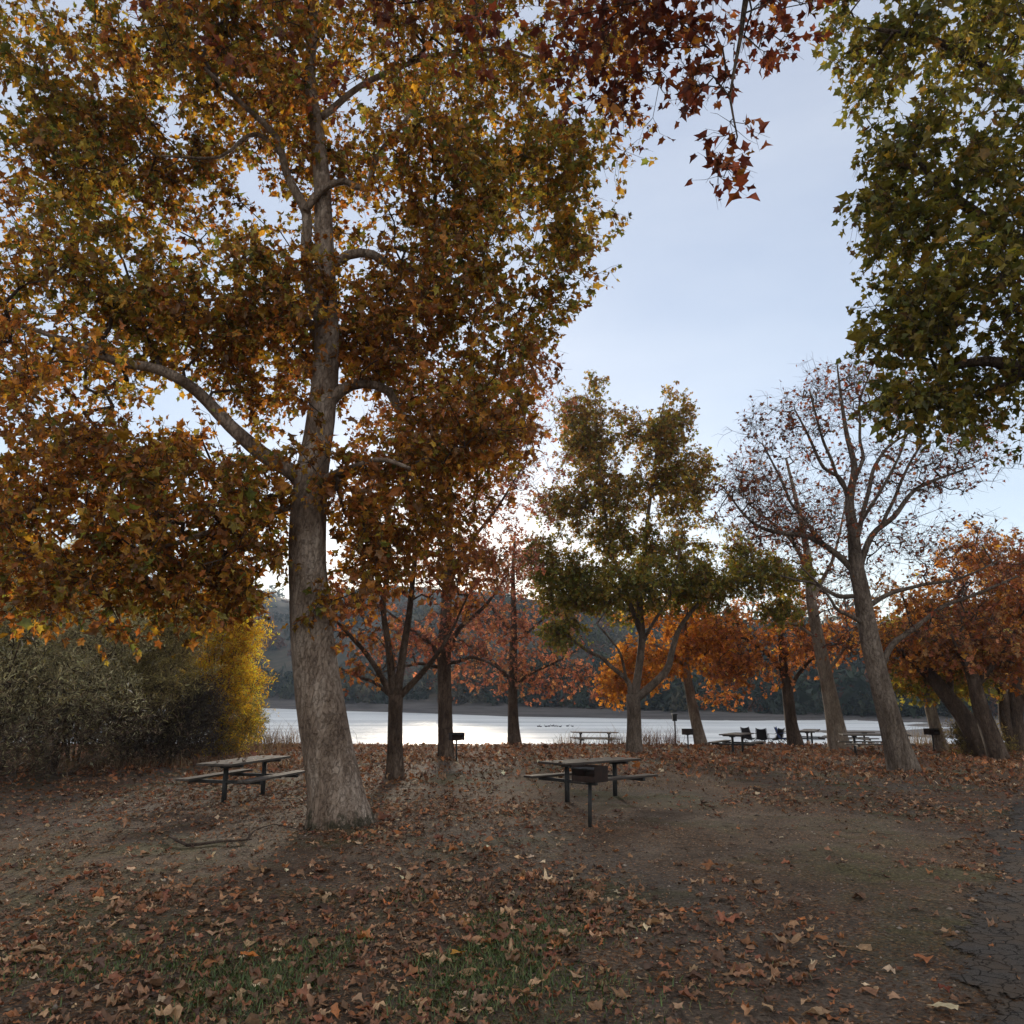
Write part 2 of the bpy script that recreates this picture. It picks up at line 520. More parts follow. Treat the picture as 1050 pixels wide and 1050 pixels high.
def segs_mesh(A, B, ra, rb, n=4):
    """independent frusta"""
    d = B - A; T = unit(d)
    A = A - T * ra[:, None] * .35; B = B + T * rb[:, None] * .35
    up = np.where(np.abs(T[:, 2:3]) > .8, np.array([[1., 0, 0]]), np.array([[0, 0, 1.]]))
    X = unit(np.cross(up, T)); Y = np.cross(T, X)
    a = np.arange(n) * 2 * np.pi / n
    ring = np.cos(a)[None, :, None] * X[:, None] + np.sin(a)[None, :, None] * Y[:, None]
    V = np.concatenate([A[:, None] + ra[:, None, None] * ring, B[:, None] + rb[:, None, None] * ring], 1)
    m = len(A)
    j = np.arange(n); k = (j + 1) % n
    Q = np.stack([j, k, n + k, n + j], 1)
    return V.reshape(-1, 3), (Q[None] + (np.arange(m) * 2 * n)[:, None, None]).reshape(-1, 4)


def ellipsoid(rng, c, r, n):
    u = unit(rng.normal(size=(n, 3))) * (rng.random((n, 1)) ** .42)
    return np.asarray(c) + u * np.asarray(r)


def palette(rng, n, cols, w):
    cols = np.array(cols); i = rng.choice(len(cols), n, p=np.array(w) / sum(w))
    return cols[i] * rng.lognormal(0, .24, (n, 1)) * rng.normal(1, .03, (n, 3)).clip(.85, 1.15)


def make_tree(name, label, cat, seed, base, guides, blobs, leaf=None, pal=None, bark='bark', group=None, twiglets=5, per=5, lsize=.18,
              holes=(), flare=.42, sides=14, tmpl='syc', lmat='leaf', seg=.35, wig=.16, droop=.25, tw_len=.5, tip_r=.006, up=0.0, palfn=None, hang=.35, sizevar=.22, crown_name='crown', minz=None, clump_f=1.2, clump_q=.13, crumple=.0):
    """base: world point. guides: list of [(pt3, r)...]; the first is the trunk. blobs: list of (c3, r3, n)"""
    rng = np.random.default_rng(seed)
    root = empty(name, [float(v) for v in base])
    tag(root, label, cat, group)
    B = np.asarray(base, float)
    Ppos = []; Prad = []
    for gi, g in enumerate(guides):
        arr = np.array([[*p, r] for p, r in g])
        cm = catmull(arr, .16 if gi == 0 else .2)
        pts = cm[:, :3]; rad = cm[:, 3]
        if gi > 0:
            L = np.linspace(0, 1, len(pts))
            w = np.stack([vnoise(L * 5 + k * 31 + gi * 7, L * 0 + seed + k) - .5 for k in range(3)], 1)
            pts = pts + w * (rad[:, None] * 1.6 + .05) * np.sin(np.pi * np.clip(L * 1.2, 0, 1))[:, None]
        if gi == 0:
            z0 = pts[0, 2]
            pts = np.concatenate([[pts[0] - [0, 0, .25]], pts]); rad = np.concatenate([rad[:1] * 1.02, rad])
            h = np.clip(pts[:, 2] - z0, 0, None)
            rad = rad * (1 + .34 * flare * np.exp(-h / .33) + .12 * flare * np.exp(-h / 1.2))
            ph = rng.random() * 6
            fl = lambda a, p: 1 + (.10 * flare + .05) * np.exp(-np.clip(p[:, 2:3] - z0, 0, None) / .35) * np.sin(5 * a[None] + ph) + .03 * np.sin(3 * a[None] + p[:, 2:3] * .8)
            V, Q = tube(pts - B, rad, sides * 2, True, .09, seed, fl)
        else:
            V, Q = tube(pts - B, rad, sides, True, .12, seed + gi)
        dg = Q[:, 2] == Q[:, 3]
        mkmesh('trunk' if gi == 0 else 'limb', V, [Q[~dg], Q[dg][:, :3]], [M[bark]], smooth=True, parent=root)
        keep = slice(None) if gi else (pts[:, 2] > z0 + .3 * (pts[-1, 2] - z0))
        Ppos.append(pts[keep]); Prad.append(rad[keep])
    Ppos = np.concatenate(Ppos); Prad = np.concatenate(Prad)
    ng = len(Ppos)
    att = np.concatenate([ellipsoid(rng, c, r, n) for c, r, n in blobs])
    far_ = np.concatenate([np.asarray(c) + unit(rng.normal(size=(max(1, int(n * .16)), 3))) * np.asarray(r) * rng.uniform(1.0, 1.32, (max(1, int(n * .16)), 1)) for c, r, n in blobs])
    att = np.concatenate([att, far_])
    cf = fbm(att[:, 0] * clump_f + att[:, 1] * .55 * clump_f + seed, att[:, 2] * clump_f * 1.25 - att[:, 1] * .4 * clump_f, 3)
    ok = cf > np.quantile(cf, clump_q)
    for hc, hr in holes:
        ok &= np.linalg.norm((att - hc) / hr, axis=1) > 1
    if minz is not None: ok &= att[:, 2] > minz
    att = att[ok]
    dist = np.array([np.min(np.linalg.norm(Ppos - a, axis=1)) for a in att])
    att = att[np.argsort(dist)]
    cap = ng + len(att) * 14
    pos = np.zeros((cap, 3)); pos[:ng] = Ppos
    par = np.full(cap, -1); n = ng
    tips = []
    endpaths = []
    for a in att:
        dv = pos[:n] - a
        d = np.sqrt((dv ** 2).sum(1)) * (1 + .35 * np.clip(dv[:, 2] / (np.abs(dv).sum(1) + .01), -.3, 1))
        i = int(np.argmin(d))
        L = np.linalg.norm(pos[i] - a)
        k = min(12, max(2, int(L / seg)))
        t = np.arange(1, k + 1) / k
        pts = pos[i] + (a - pos[i]) * t[:, None]
        off = rng.normal(size=3) * L * wig; off[2] += L * .10
        pts = pts + np.sin(np.pi * t)[:, None] * off + rng.normal(size=(k, 3)) * seg * .13 * (t < .99)[:, None]
        pos[n:n + k] = pts
        par[n] = i; par[n + 1:n + k] = np.arange(n, n + k - 1)
        endpaths.append((n, k, i)); tips.append(n + k - 1)
        n += k
    pos = pos[:n]; par = par[:n]
    cnt = np.zeros(n); cnt[tips] += 1
    for q in range(n - 1, ng - 1, -1):
        cnt[par[q]] += cnt[q]
    rad = tip_r * np.maximum(cnt, 1) ** .47
    rad[:ng] = Prad
    for q in range(ng, n):
        rad[q] = min(rad[q], rad[par[q]] * .92)
    idx = np.arange(ng, n)
    A = pos[par[idx]]; Bp = pos[idx]; ra = np.minimum(rad[par[idx]], rad[idx] * 1.25); rb = rad[idx]
    # twiglets
    tA = []; tB = []
    for (s0, k, i) in endpaths:
        m = max(1, min(k, int(round(1.0 / seg)) + 1))
        for _ in range(twiglets):
            j = s0 + k - 1 - rng.integers(0, m)
            q0 = pos[j]; dirn = unit(pos[j] - pos[par[j]])
            v = unit(dirn * .7 + rng.normal(size=3) * .75 + np.array([0, 0, up]))
            e = q0 + v * tw_len * rng.uniform(.5, 1.15)
            tA.append(q0); tB.append(e)
    tA = np.array(tA); tB = np.array(tB)
    # bend every twiglet once
    tm = (tA + tB) / 2 + rng.normal(size=tA.shape) * tw_len * .10
    tB = tB - np.array([0, 0, 1]) * tw_len * droop * .5
    SA = np.concatenate([A, tA, tm]); SB = np.concatenate([Bp, tm, tB])
    t1 = np.full(len(tA), tip_r * .8)
    RA = np.concatenate([ra, t1, t1 * .75]); RB = np.concatenate([rb, t1 * .75, t1 * .4])
    thick = RA > .02
    V1, Q1 = segs_mesh(SA[thick], SB[thick], RA[thick], RB[thick], 7) if thick.any() else (np.zeros((0, 3)), np.zeros((0, 4), int))
    V2, Q2 = segs_mesh(SA[~thick], SB[~thick], RA[~thick], RB[~thick], 3)
    Vt = np.concatenate([V1, V2]); Qt = np.concatenate([Q1, Q2 + len(V1)]).astype(int)
    # leaves along twiglets
    nl = max(1, int(len(tA) * per))
    w = rng.integers(0, len(tA), nl)
    t = rng.random(nl)[:, None] ** .7
    p = np.where(t < .5, tA[w] + (tm[w] - tA[w]) * t * 2, tm[w] + (tB[w] - tm[w]) * (t * 2 - 1))
    out = unit(tB[w] - tA[w])
    d = unit(out * .5 + rng.normal(size=(nl, 3)) * .8 + np.array([0, 0, -hang + up]))
    p = p + d * lsize * .22
    nrm = unit(np.array([0, 0, 1.]) + rng.normal(size=(nl, 3)) * .75)
    size = lsize * rng.lognormal(-.05, sizevar, nl)
    TV, TF = {'syc': (SYC_V, SYC_F), 'sim': (SIM_V, SIM_F), 'wil': (WIL_V, WIL_F)}[tmpl]
    if palfn is not None:
        col = palfn(rng, p)
    else:
        col = palette(rng, nl, *pal)
    clump = rng.lognormal(0, .18, (len(tA), 1))
    col = np.clip(col * clump[w], .004, .8)
    VL, FL = leaf_cloud(p, d, nrm, size, TV, TF, 1.0, rng, 0.0, crumple)
    Vall = np.concatenate([VL, Vt]) - B
    colors = np.concatenate([np.repeat(col, len(TF), 0), np.full((len(Qt), 3), .06)])
    mi = np.concatenate([np.zeros(len(FL), int), np.ones(len(Qt), int)])
    mkmesh(crown_name, Vall, [FL, Qt + len(VL)], [M[lmat], M['twig'] if bark in ('bark', 'bark_big') else M['bark']], mi, colors, parent=root,
           smooth=(mi == 1))
    return root


def gd(Y, *pts):
    """guide polyline given by pixel points at a distance: (px,py,r[,dY])"""
    return [(P(q[0], q[1], Y + (q[3] if len(q) > 3 else 0)), q[2]) for q in pts]


def bl(Y, *bs):
    out = []
    for b in bs:
        out.append((P(b[0], b[1], Y + (b[6] if len(b) > 6 else 0)), np.array(b[2:5]), b[5]))
    return out


def gpt(px, py):
    g = G(px, py)
    return g, float(g[1])


# ------------------------------------------------------------------ the setting
def grid_sheet(name, xs, ys, zf, mat, vattr=None):
    X, Y = np.meshgrid(xs, ys)
    Z = zf(X, Y)
    V = np.stack([X, Y, Z], -1).reshape(-1, 3)
    nx, ny = len(xs), len(ys)
    i = np.arange(ny - 1)[:, None] * nx + np.arange(nx - 1)[None]
    Q = np.stack([i, i + 1, i + nx + 1, i + nx], -1).reshape(-1, 4)
    va = {k: f(X, Y).ravel() for k, f in vattr.items()} if vattr else None
    return mkmesh(name, V, [Q], [mat], smooth=True, vattr=va)


xs = np.concatenate([-np.geomspace(320, 24, 26), np.linspace(-23.5, 23.5, 330), np.geomspace(24, 320, 26)])
ys = np.concatenate([-np.geomspace(260, 8, 18), np.linspace(-7, 2.5, 30), np.geomspace(2.6, 62, 300)])
grid_sheet('ground', xs, ys, gz, M['ground'])['kind'] = 'structure'

py_ = np.linspace(-30, 30, 320)
u = np.linspace(0, 1, 40)
U, YY = np.meshgrid(u, py_)
XX = path_edge(YY) - .25 + U * 4.6
ZZ = gz(path_edge(YY) + 3, YY) + .014 + .02 * (fbm(XX * 1.2, YY * 1.2) - .5)
Vp = np.stack([XX, YY, ZZ], -1).reshape(-1, 3)
i = np.arange(len(py_) - 1)[:, None] * len(u) + np.arange(len(u) - 1)[None]
Qp = np.stack([i, i + 1, i + len(u) + 1, i + len(u)], -1).reshape(-1, 4)
mkmesh('path', Vp, [Qp], [M['asphalt']], smooth=True, vattr={'edge': np.minimum(U * 4.6, (1 - U) * 4.6).ravel()})['kind'] = 'structure'

mkmesh('water', [(-900, 38, WATER_Z), (900, 38, WATER_Z), (900, 420, WATER_Z), (-900, 420, WATER_Z)], [[(0, 1, 2, 3)]], [M['water']])['kind'] = 'structure'


def elev_of(pyv):
    return TILT + np.arctan((525 - np.asarray(pyv, float)) / FPX)


def px_az(px):
    return np.arctan((np.asarray(px, float) - 525) / FPX / 1.027)


az = np.radians(np.arange(-68, 68.01, .35))
pxs = 525 + np.tan(np.clip(az, -1.2, 1.2)) * FPX * 1.027
pxs = np.clip(pxs, -900, 1900)
shore_py = np.interp(pxs, [-900, -200, 260, 340, 520, 680, 760, 860, 960, 1050, 1900], [726, 724.5, 725, 728, 734.5, 737.5, 738, 737, 738, 736, 732])
top_py = np.interp(pxs, [-900, -200, 260, 340, 520, 680, 760, 860, 960, 1050, 1900], [716, 714, 715, 721, 724.5, 730, 731, 733, 734, 731, 724])
ridge_py = np.interp(pxs, [-900, 0, 180, 250, 300, 340, 400, 470, 520, 600, 700, 800, 900, 1050, 1900], [620, 600, 606, 611, 622, 612, 602, 606, 611, 626, 640, 650, 648, 640, 640])
ridge_py = ridge_py + 5 * (vnoise(pxs * .02, pxs * 0 + 2) - .5) + 3 * (vnoise(pxs * .08, pxs * 0) - .5)
R0 = (CAMZ - WATER_Z) / np.tan(-elev_of(shore_py))
R0 = R0 * (1 + .03 * (vnoise(pxs * .015, pxs * 0 + 5) - .5))
RR = R0 + np.interp(pxs, [-900, 300, 520, 1900], [330, 330, 210, 190])
Zb = CAMZ + (R0 + 11) * np.tan(elev_of(top_py))
Zr = CAMZ + RR * np.tan(elev_of(ridge_py))
rows = []; bank = []
prof = [(-25, 'w', -1.5), (-1, 'w', -.1), (3, 'b', .22), (6, 'b', .5), (9, 'b', .8), (12, 'b', 1.0), (14, 'b', 1.02), (24, 'h', .03)]
for k, (dr, kd, f) in enumerate(prof):
    r = R0 + dr
    if kd == 'w': z = WATER_Z + f + 0 * r
    elif kd == 'b': z = WATER_Z + (Zb - WATER_Z) * f + .35 * (vnoise(pxs * .11, pxs * 0 + k) - .5)
    else: z = Zb + (Zr - Zb) * f + .2
    rows.append((r, z)); bank.append(np.full(len(az), 1.0 if kd != 'h' else .1))
for f in np.linspace(.12, 1, 20):
    r = R0 + 24 + (RR - R0 - 24) * f
    s = f ** .9
    z = Zb + .8 + (Zr - Zb - .8) * s + (1 - f) * f * 26 * (fbm(pxs * .012 + 3, np.full(len(pxs), f * 5)) - .5)
    rows.append((r, z)); bank.append(np.zeros(len(az)))
for dr, dz in ((60, -8), (160, -25), (260, -60)):
    rows.append((RR + dr, Zr + dz)); bank.append(np.zeros(len(az)))
RW = np.array([q[0] for q in rows]); ZW = np.array([q[1] for q in rows])
Vh = np.stack([RW * np.sin(az)[None], RW * np.cos(az)[None], ZW], -1).reshape(-1, 3)
nx, ny = len(az), len(rows)
i = np.arange(ny - 1)[:, None] * nx + np.arange(nx - 1)[None]
Qh = np.stack([i, i + 1, i + nx + 1, i + nx], -1).reshape(-1, 4)
hills = mkmesh('hills', Vh, [Qh], [M['hill']], smooth=True, vattr={'bank': np.array(bank).ravel()})
hills['kind'] = 'structure'


def hill_z(a, f):
    """point on hillside: azimuth a (array), f 0 at bank top .. 1 ridge"""
    r0 = np.interp(a, az, R0); rr = np.interp(a, az, RR); zb = np.interp(a, az, Zb); zr = np.interp(a, az, Zr)
    r = r0 + 15 + (rr - r0 - 15) * f
    return r, zb + .8 + (zr - zb - .8) * f ** .9 - 1.0


# far forest on the hillside
rg = np.random.default_rng(21)
NT = 2600
fa = rg.uniform(math.radians(-50), math.radians(50), NT)
ff = np.where(rg.random(NT) < .35, rg.random(NT) * .08, rg.random(NT) ** 1.15)
fpx = 525 + np.tan(fa) * FPX * 1.027
fr, fz = hill_z(fa, ff)
mid = np.exp(-((fpx - 470) / 110) ** 2)
keep = (rg.random(NT) > .45 * mid) & ((fbm(fpx * .018 + 7, ff * 5, 3) > .40) | (ff < .07))
fa, ff, fpx, fr, fz, mid = [q[keep] for q in (fa, ff, fpx, fr, fz, mid)]
NT = len(fa)
cen = np.stack([fr * np.sin(fa), fr * np.cos(fa), fz], 1)
sz = rg.lognormal(math.log(3.1), .42, NT) * np.where(ff < .09, .72, 1)
fcols = np.array([(.022, .036, .026), (.03, .05, .03), (.045, .055, .026), (.06, .05, .025), (.12, .055, .028), (.085, .08, .05)])
ci = np.where(rg.random(NT) < .25 + .6 * mid, rg.choice(6, NT, p=[.05, .15, .2, .2, .2, .2]), rg.choice(6, NT, p=[.5, .33, .12, .03, .01, .01]))
npt = 170
uu = unit(rg.normal(size=(NT, npt, 3))) * rg.uniform(.62, 1.05, (NT, npt, 1))
uu[..., 2] = np.abs(uu[..., 2]) * 1.25 + .25 * uu[..., 2]
pp = cen[:, None] + uu * sz[:, None, None] + np.array([0, 0, .1]) * sz[:, None, None]
tri = rg.normal(size=(NT, npt, 3, 3)) * .15 * sz[:, None, None, None]
Vf = (pp[:, :, None] + tri).reshape(-1, 3)
Ff = np.arange(len(Vf)).reshape(-1, 3)
cf = np.repeat(fcols[ci], npt, 0) * rg.lognormal(0, .3, (NT * npt, 1))
fo = mkmesh('forest', Vf, [Ff], [M['willow_leaf']], None, cf)
tag(fo, 'dark oak woods covering the hills across the lake', 'woods', kind='stuff')

# gravel spit and sand bars
def mound(name, cx, cy, rx, ry, h, rot, mat, seed, n=90):
    g = np.linspace(-1.25, 1.25, n)
    X, Y = np.meshgrid(g, g)
    rr = np.sqrt(X * X + Y * Y) + .35 * (fbm(X * 2.2 + seed, Y * 2.2 + seed * 2) - .5)
    Z = h * np.clip(1 - rr, -1, 1)
    Z = np.where(Z > 0, h * np.clip((1 - rr) * 2.2, 0, 1) ** .8, Z * 2) + .10 * h * (fbm(X * 14 + seed, Y * 14) - .5)
    c, s_ = math.cos(rot), math.sin(rot)
    V = np.stack([cx + X * rx * c - Y * ry * s_, cy + X * rx * s_ + Y * ry * c, WATER_Z + Z - .06], -1).reshape(-1, 3)
    i = np.arange(n - 1)[:, None] * n + np.arange(n - 1)[None]
    Q = np.stack([i, i + 1, i + n + 1, i + n], -1).reshape(-1, 4)
    o = mkmesh(name, V, [Q], [mat], smooth=True); o['kind'] = 'structure'
    return o


def W(px, py):
    d = ray(px, py); t = (CAMZ - WATER_Z) / -d[2]
    return d * t


a_ = W(1080, 753)
mound('gravel_beach', a_[0], a_[1], 19, 11, .7, .05, M['gravel'], 3)
a_ = W(1100, 744.5)
mound('gravel_beach', a_[0], a_[1], 21, 9, .8, .05, M['gravel'], 13)
a_ = W(858, 750.5); mound('sand_bar', a_[0], a_[1], 7.5, 1.5, .22, -.05, M['mud'], 5)
a_ = W(905, 752.5); mound('sand_bar', a_[0], a_[1], 6.0, 1.3, .2, .05, M['mud'], 8)
a_ = W(935, 752); mound('sand_bar', a_[0], a_[1], 4, 2, .25, .05, M['mud'], 18)

# ------------------------------------------------------------------ trees
GOLD = (.43, .25, .037); OLIVE = (.28, .215, .036); RUST = (.33, .125, .034); BROWN = (.21, .105, .035); AMBER = (.42, .185, .034); GREEN = (.15, .165, .03)
DKRED = (.19, .05, .025); ORANGE = (.63, .28, .048); PALEY = (.4, .27, .05)

g0, Y0 = gpt(345, 845)


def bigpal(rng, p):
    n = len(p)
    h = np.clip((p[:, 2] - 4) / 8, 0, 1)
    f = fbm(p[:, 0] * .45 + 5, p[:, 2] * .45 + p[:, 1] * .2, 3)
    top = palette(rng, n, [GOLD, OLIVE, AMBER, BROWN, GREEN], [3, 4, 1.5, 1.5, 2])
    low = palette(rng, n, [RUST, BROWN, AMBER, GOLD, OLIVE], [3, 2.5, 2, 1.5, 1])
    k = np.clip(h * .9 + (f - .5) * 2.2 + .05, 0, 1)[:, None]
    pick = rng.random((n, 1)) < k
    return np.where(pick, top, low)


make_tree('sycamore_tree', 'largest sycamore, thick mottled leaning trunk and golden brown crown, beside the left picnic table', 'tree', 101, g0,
    [gd(Y0, (346, 845, 0.442), (341, 800, 0.404), (331, 740, 0.376), (322, 670, 0.348), (317, 600, 0.320), (316, 545, 0.310), (319, 495, 0.291), (327, 440, 0.254), (333, 390, 0.235), (335, 330, 0.211), (333, 270, 0.188), (331, 200, 0.164), (326, 140, 0.141), (318, 80, 0.113), (322, 10, 0.094), (330, -80, 0.066), (335, -170, 0.038)),
     gd(Y0, (318, 505, 0.139), (300, 484, 0.139), (268, 463, 0.131), (238, 436, 0.115), (205, 402, 0.102, -.3), (165, 382, 0.090, -.6), (120, 372, 0.074, -.8), (70, 350, 0.049, -1), (10, 330, 0.033, -1.2)),
     gd(Y0, (328, 420, 0.123), (350, 402, 0.107), (375, 396, 0.094), (403, 404, 0.082, .2), (418, 430, 0.070, .4), (445, 432, 0.057, .6), (475, 448, 0.049, .8), (510, 480, 0.033, 1.0)),
     gd(Y0, (333, 280, 0.098), (356, 262, 0.090), (380, 262, 0.082), (404, 277, 0.074, .3), (428, 274, 0.066, .4), (447, 254, 0.053, .5), (446, 195, 0.041, .6), (470, 140, 0.029, .8)),
     gd(Y0 - .15, (331, 335, 0.115), (320, 300, 0.107), (313, 250, 0.098), (313, 214, 0.090), (296, 178, 0.074), (284, 140, 0.061, -.4), (250, 108, 0.045, -.6), (210, 70, 0.033, -.8)),
     gd(Y0 - .25, (313, 216, 0.074), (330, 195, 0.070), (352, 188, 0.066), (375, 194, 0.061), (384, 165, 0.053), (408, 132, 0.041), (440, 95, 0.029)),
     gd(Y0, (318, 540, 0.074), (298, 522, 0.066), (270, 528, 0.049, -.4), (230, 540, 0.041, -.9), (170, 560, 0.029, -1.5)),
     gd(Y0, (329, 350, 0.082), (300, 312, 0.066, .8), (262, 300, 0.049, 1.5), (215, 308, 0.037, 2.2), (150, 300, 0.025, 2.8)),
     gd(Y0, (322, 500, 0.066), (345, 485, 0.057, -.6), (385, 470, 0.041, -1.2), (420, 480, 0.029, -1.6)),
     gd(Y0, (330, 120, 0.074), (370, 90, 0.061, .3), (430, 60, 0.049, .6), (510, 50, 0.037, .9), (570, 70, 0.025, 1)),
     gd(Y0, (290, 160, 0.049, -.3), (262, 140, 0.041, -.4), (225, 160, 0.029, -.6), (160, 160, 0.021, -.8))],
    bl(Y0, (130, 80, 2.4, 2.8, 2.0, 205, -.5), (330, 20, 2.8, 2.8, 2.0, 185), (60, 60, 1.6, 2.2, 1.6, 70, -.3), (240, 30, 1.6, 2.2, 1.4, 60, .4), (110, 250, 1.3, 1.8, 1.0, 45), (330, -150, 3.4, 3.4, 2.6, 110), (520, 70, 2.1, 2.6, 2.0, 160, .5), (568, 190, 1.25, 2.0, 1.5, 85, .5),
       (470, 235, 1.7, 2.4, 1.9, 140, .4), (545, 290, .95, 1.6, .9, 45, .4), (455, 340, 1.6, 2.0, 1.2, 85), (495, 430, 1.1, 1.8, 1.0, 60), (330, 330, 1.2, 1.8, 1.3, 45, .4),
       (420, 500, 1.4, 1.8, 1.3, 80, .5), (390, 560, .9, 1.3, .8, 30, .6), (300, 120, 1.3, 1.6, 1.2, 50), (60, 320, 2.2, 2.5, 1.5, 120, -.5), (-60, 240, 2.0, 2.5, 2.0, 60), (95, 170, 1.0, 1.8, 1.1, 60),
       (190, 330, 1.4, 1.8, .9, 60), (90, 450, 2.0, 2.4, 1.2, 110, -.8), (30, 560, 1.8, 2.0, .9, 75, -1), (180, 545, 1.7, 1.9, 1.0, 105, -.8), (120, 610, 1.7, 1.8, .6, 60, -1.2),
       (235, 500, 1.1, 1.6, .8, 50, -.4), (250, 600, .55, .8, .5, 18, -.5), (-90, 470, 2, 2.4, 1.8, 50, -.5), (320, 610, .45, .5, .5, 9, -.5), (330, 470, 1.0, .8, .6, 9, -.9), (270, 380, 1.2, 1.6, .9, 40, .6),
       (450, 150, 1.6, 2, 1.2, 70, -.5), (255, 320, 1.1, 1.6, .9, 45, .8), (200, 200, 1.3, 1.8, 1.0, 45, .9), (345, 200, .9, 1.0, 1.6, 30, .8), (400, 330, 1.0, 1.4, 1.4, 40, .6), (325, 250, .5, .4, 1.3, 5, -.8), (325, 420, .5, .4, .8, 4, -.7), (275, 300, .9, .9, .8, 22, -.3), (230, 60, 1.6, 2, 1.2, 70, -.5), (640, 60, .8, 1.4, 1.0, 30, .5)),
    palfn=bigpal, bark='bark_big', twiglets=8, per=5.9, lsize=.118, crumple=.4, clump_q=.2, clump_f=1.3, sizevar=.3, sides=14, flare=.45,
    holes=[(P(318, 560, Y0 - .9), np.array([.42, 1.0, .8])), (P(160, 238, Y0 - .2), np.array([.38, 2.6, .2])), (P(245, 250, Y0), np.array([.30, 2.6, .42])), (P(268, 178, Y0), np.array([.25, 2, .22])),
           (P(210, 425, Y0), np.array([.3, 2.2, .18])), (P(255, 425, Y0), np.array([.25, 2.2, .2])), (P(278, 590, Y0), np.array([.2, 2.2, .42])), (P(100, 500, Y0), np.array([.45, 2.2, .1])), (P(388, 440, Y0), np.array([.25, 2, .22]))])

# tree behind the photographer whose dark red branch hangs into the top
make_tree('sycamore_tree', 'dark red leafed sycamore branch hanging into the top centre, nearest of all', 'tree', 131, (3.2, -3.4, float(gz(3.2, -3.4))),
    [[(np.array([3.2, -3.4, 0]), .30), (np.array([3.3, -3.4, 2.5]), .27), (np.array([3.1, -3.2, 5.0]), .24), (np.array([3.2, -3.1, 7.5]), .2), (np.array([3.0, -3.3, 10.5]), .12)],
     [(np.array([3.1, -3.2, 5.2]), .14), (np.array([2.8, -1.5, 6.6]), .12), (np.array([2.4, 1.0, 7.4]), .09), (np.array([1.6, 3.4, 7.6]), .06), (P(690, -20, 5.2), .03)],
     [(np.array([2.4, 1.0, 7.4]), .07), (np.array([1.0, 2.6, 7.5]), .05), (np.array([0, 4.4, 7.3]), .035), (P(470, -30, 5.6), .02)],
     [(np.array([1.6, 3.4, 7.6]), .04), (P(770, -40, 5.0), .03), (P(760, 40, 5.0), .016), (P(748, 100, 5.0), .009), (P(756, 140, 5.0), .006), (P(742, 182, 5.0), .003)]],
    bl(5.2, (560, -10, .9, .8, .36, 24), (650, 30, .65, .7, .42, 26), (700, 70, .4, .6, .45, 20), (760, 0, .55, .6, .3, 20), (820, -5, .4, .5, .25, 16), (790, 25, .3, .4, .2, 10), (600, 30, .6, .6, .4, 16), (440, 0, .8, .8, .3, 11, .5), (340, 20, .8, .9, .3, 12, .8), (752, 130, .12, .2, .25, 5, -.2), (745, 172, .06, .1, .10, 4, -.2), (600, 70, .4, .5, .25, 7),
       (640, -120, 1.5, 1.5, .5, 26), (200, -20, .7, .8, .3, 8, .6)) + [(np.array([3, -3, 9.5]), np.array([2.6, 2.4, 1.8]), 60), (np.array([4.6, -1, 8.0]), np.array([1.5, 1.5, 1.2]), 20)],
    pal=([DKRED, (.23, .075, .025), (.11, .03, .02), AMBER], [5, 3, 4, .8]), twiglets=6, per=2.0, lsize=.09, tw_len=.22, tip_r=.003, crumple=.4, clump_q=.25, clump_f=1.6, seg=.25, bark='bark')

# olive tree off the right edge
gR = np.array([9.4, 10.2, float(gz(9.4, 10.2))])
make_tree('sycamore_tree', 'olive green sycamore crown reaching in from beyond the upper right edge', 'tree', 141, gR,
    [[(gR, .36), (gR + [.1, 0, 2.2], .33), (gR + [-.1, 0, 4.5], .29), (gR + [.1, .1, 7.5], .22), (gR + [0, .2, 11], .12), (gR + [0, 0, 14], .05)],
     [(gR + [-.1, 0, 4.6], .16), (gR + [-1.2, -.2, 5.6], .12), (gR + [-2.6, -.2, 6.4], .08), (P(960, 380, 10.2), .04)],
     [(gR + [0, 0, 6.4], .15), (gR + [-1.4, .1, 7.8], .11), (gR + [-2.8, .1, 9.2], .07), (P(930, 150, 10.2), .03)],
     [(gR + [0, 0, 8.4], .12), (gR + [-1.3, -.4, 10], .09), (gR + [-2.8, -.4, 11.4], .06), (P(900, 30, 9.8), .03)]],
    bl(10.0, (985, 45, 1.4, 2.0, 1.4, 130), (905, 30, .6, 1.0, .65, 36), (990, 180, 1.2, 1.8, 1.3, 110), (925, 150, .5, .8, .5, 22), (1000, 320, 1.15, 1.8, 1.1, 100), (945, 330, .5, .8, .7, 30), (955, 402, .7, 1.0, .32, 38), (1020, 395, .5, 1, .32, 20), (925, 240, .35, .6, .2, 9),
       (1120, 200, 1.8, 2.2, 2.6, 90), (1130, 370, 1.6, 2.2, .9, 45), (1000, -120, 2.4, 2.4, 1.8, 80), (1180, -60, 2.2, 2.2, 2, 50), (868, 40, .35, .6, .4, 16), (850, 0, .4, .6, .35, 16), (895, 200, .2, .3, .1, 4), (900, 260, .18, .3, .1, 3), (905, 350, .2, .3, .1, 4), (885, 100, .2, .4, .15, 3), (1085, 320, .8, 1.4, 1.4, 40)),
    pal=([(.125, .135, .025), (.22, .175, .03), (.24, .205, .032), (.32, .19, .03), (.15, .08, .028)], [5, 5, 2.4, .9, .5]), twiglets=6, per=5.2, lsize=.115, tw_len=.45, tip_r=.005, seg=.3, bark='bark', clump_f=1.1, clump_q=.28, crumple=.35, droop=.7, sizevar=.3,
    holes=[(P(1030, 445, 10), np.array([.28, 2, .2]))])

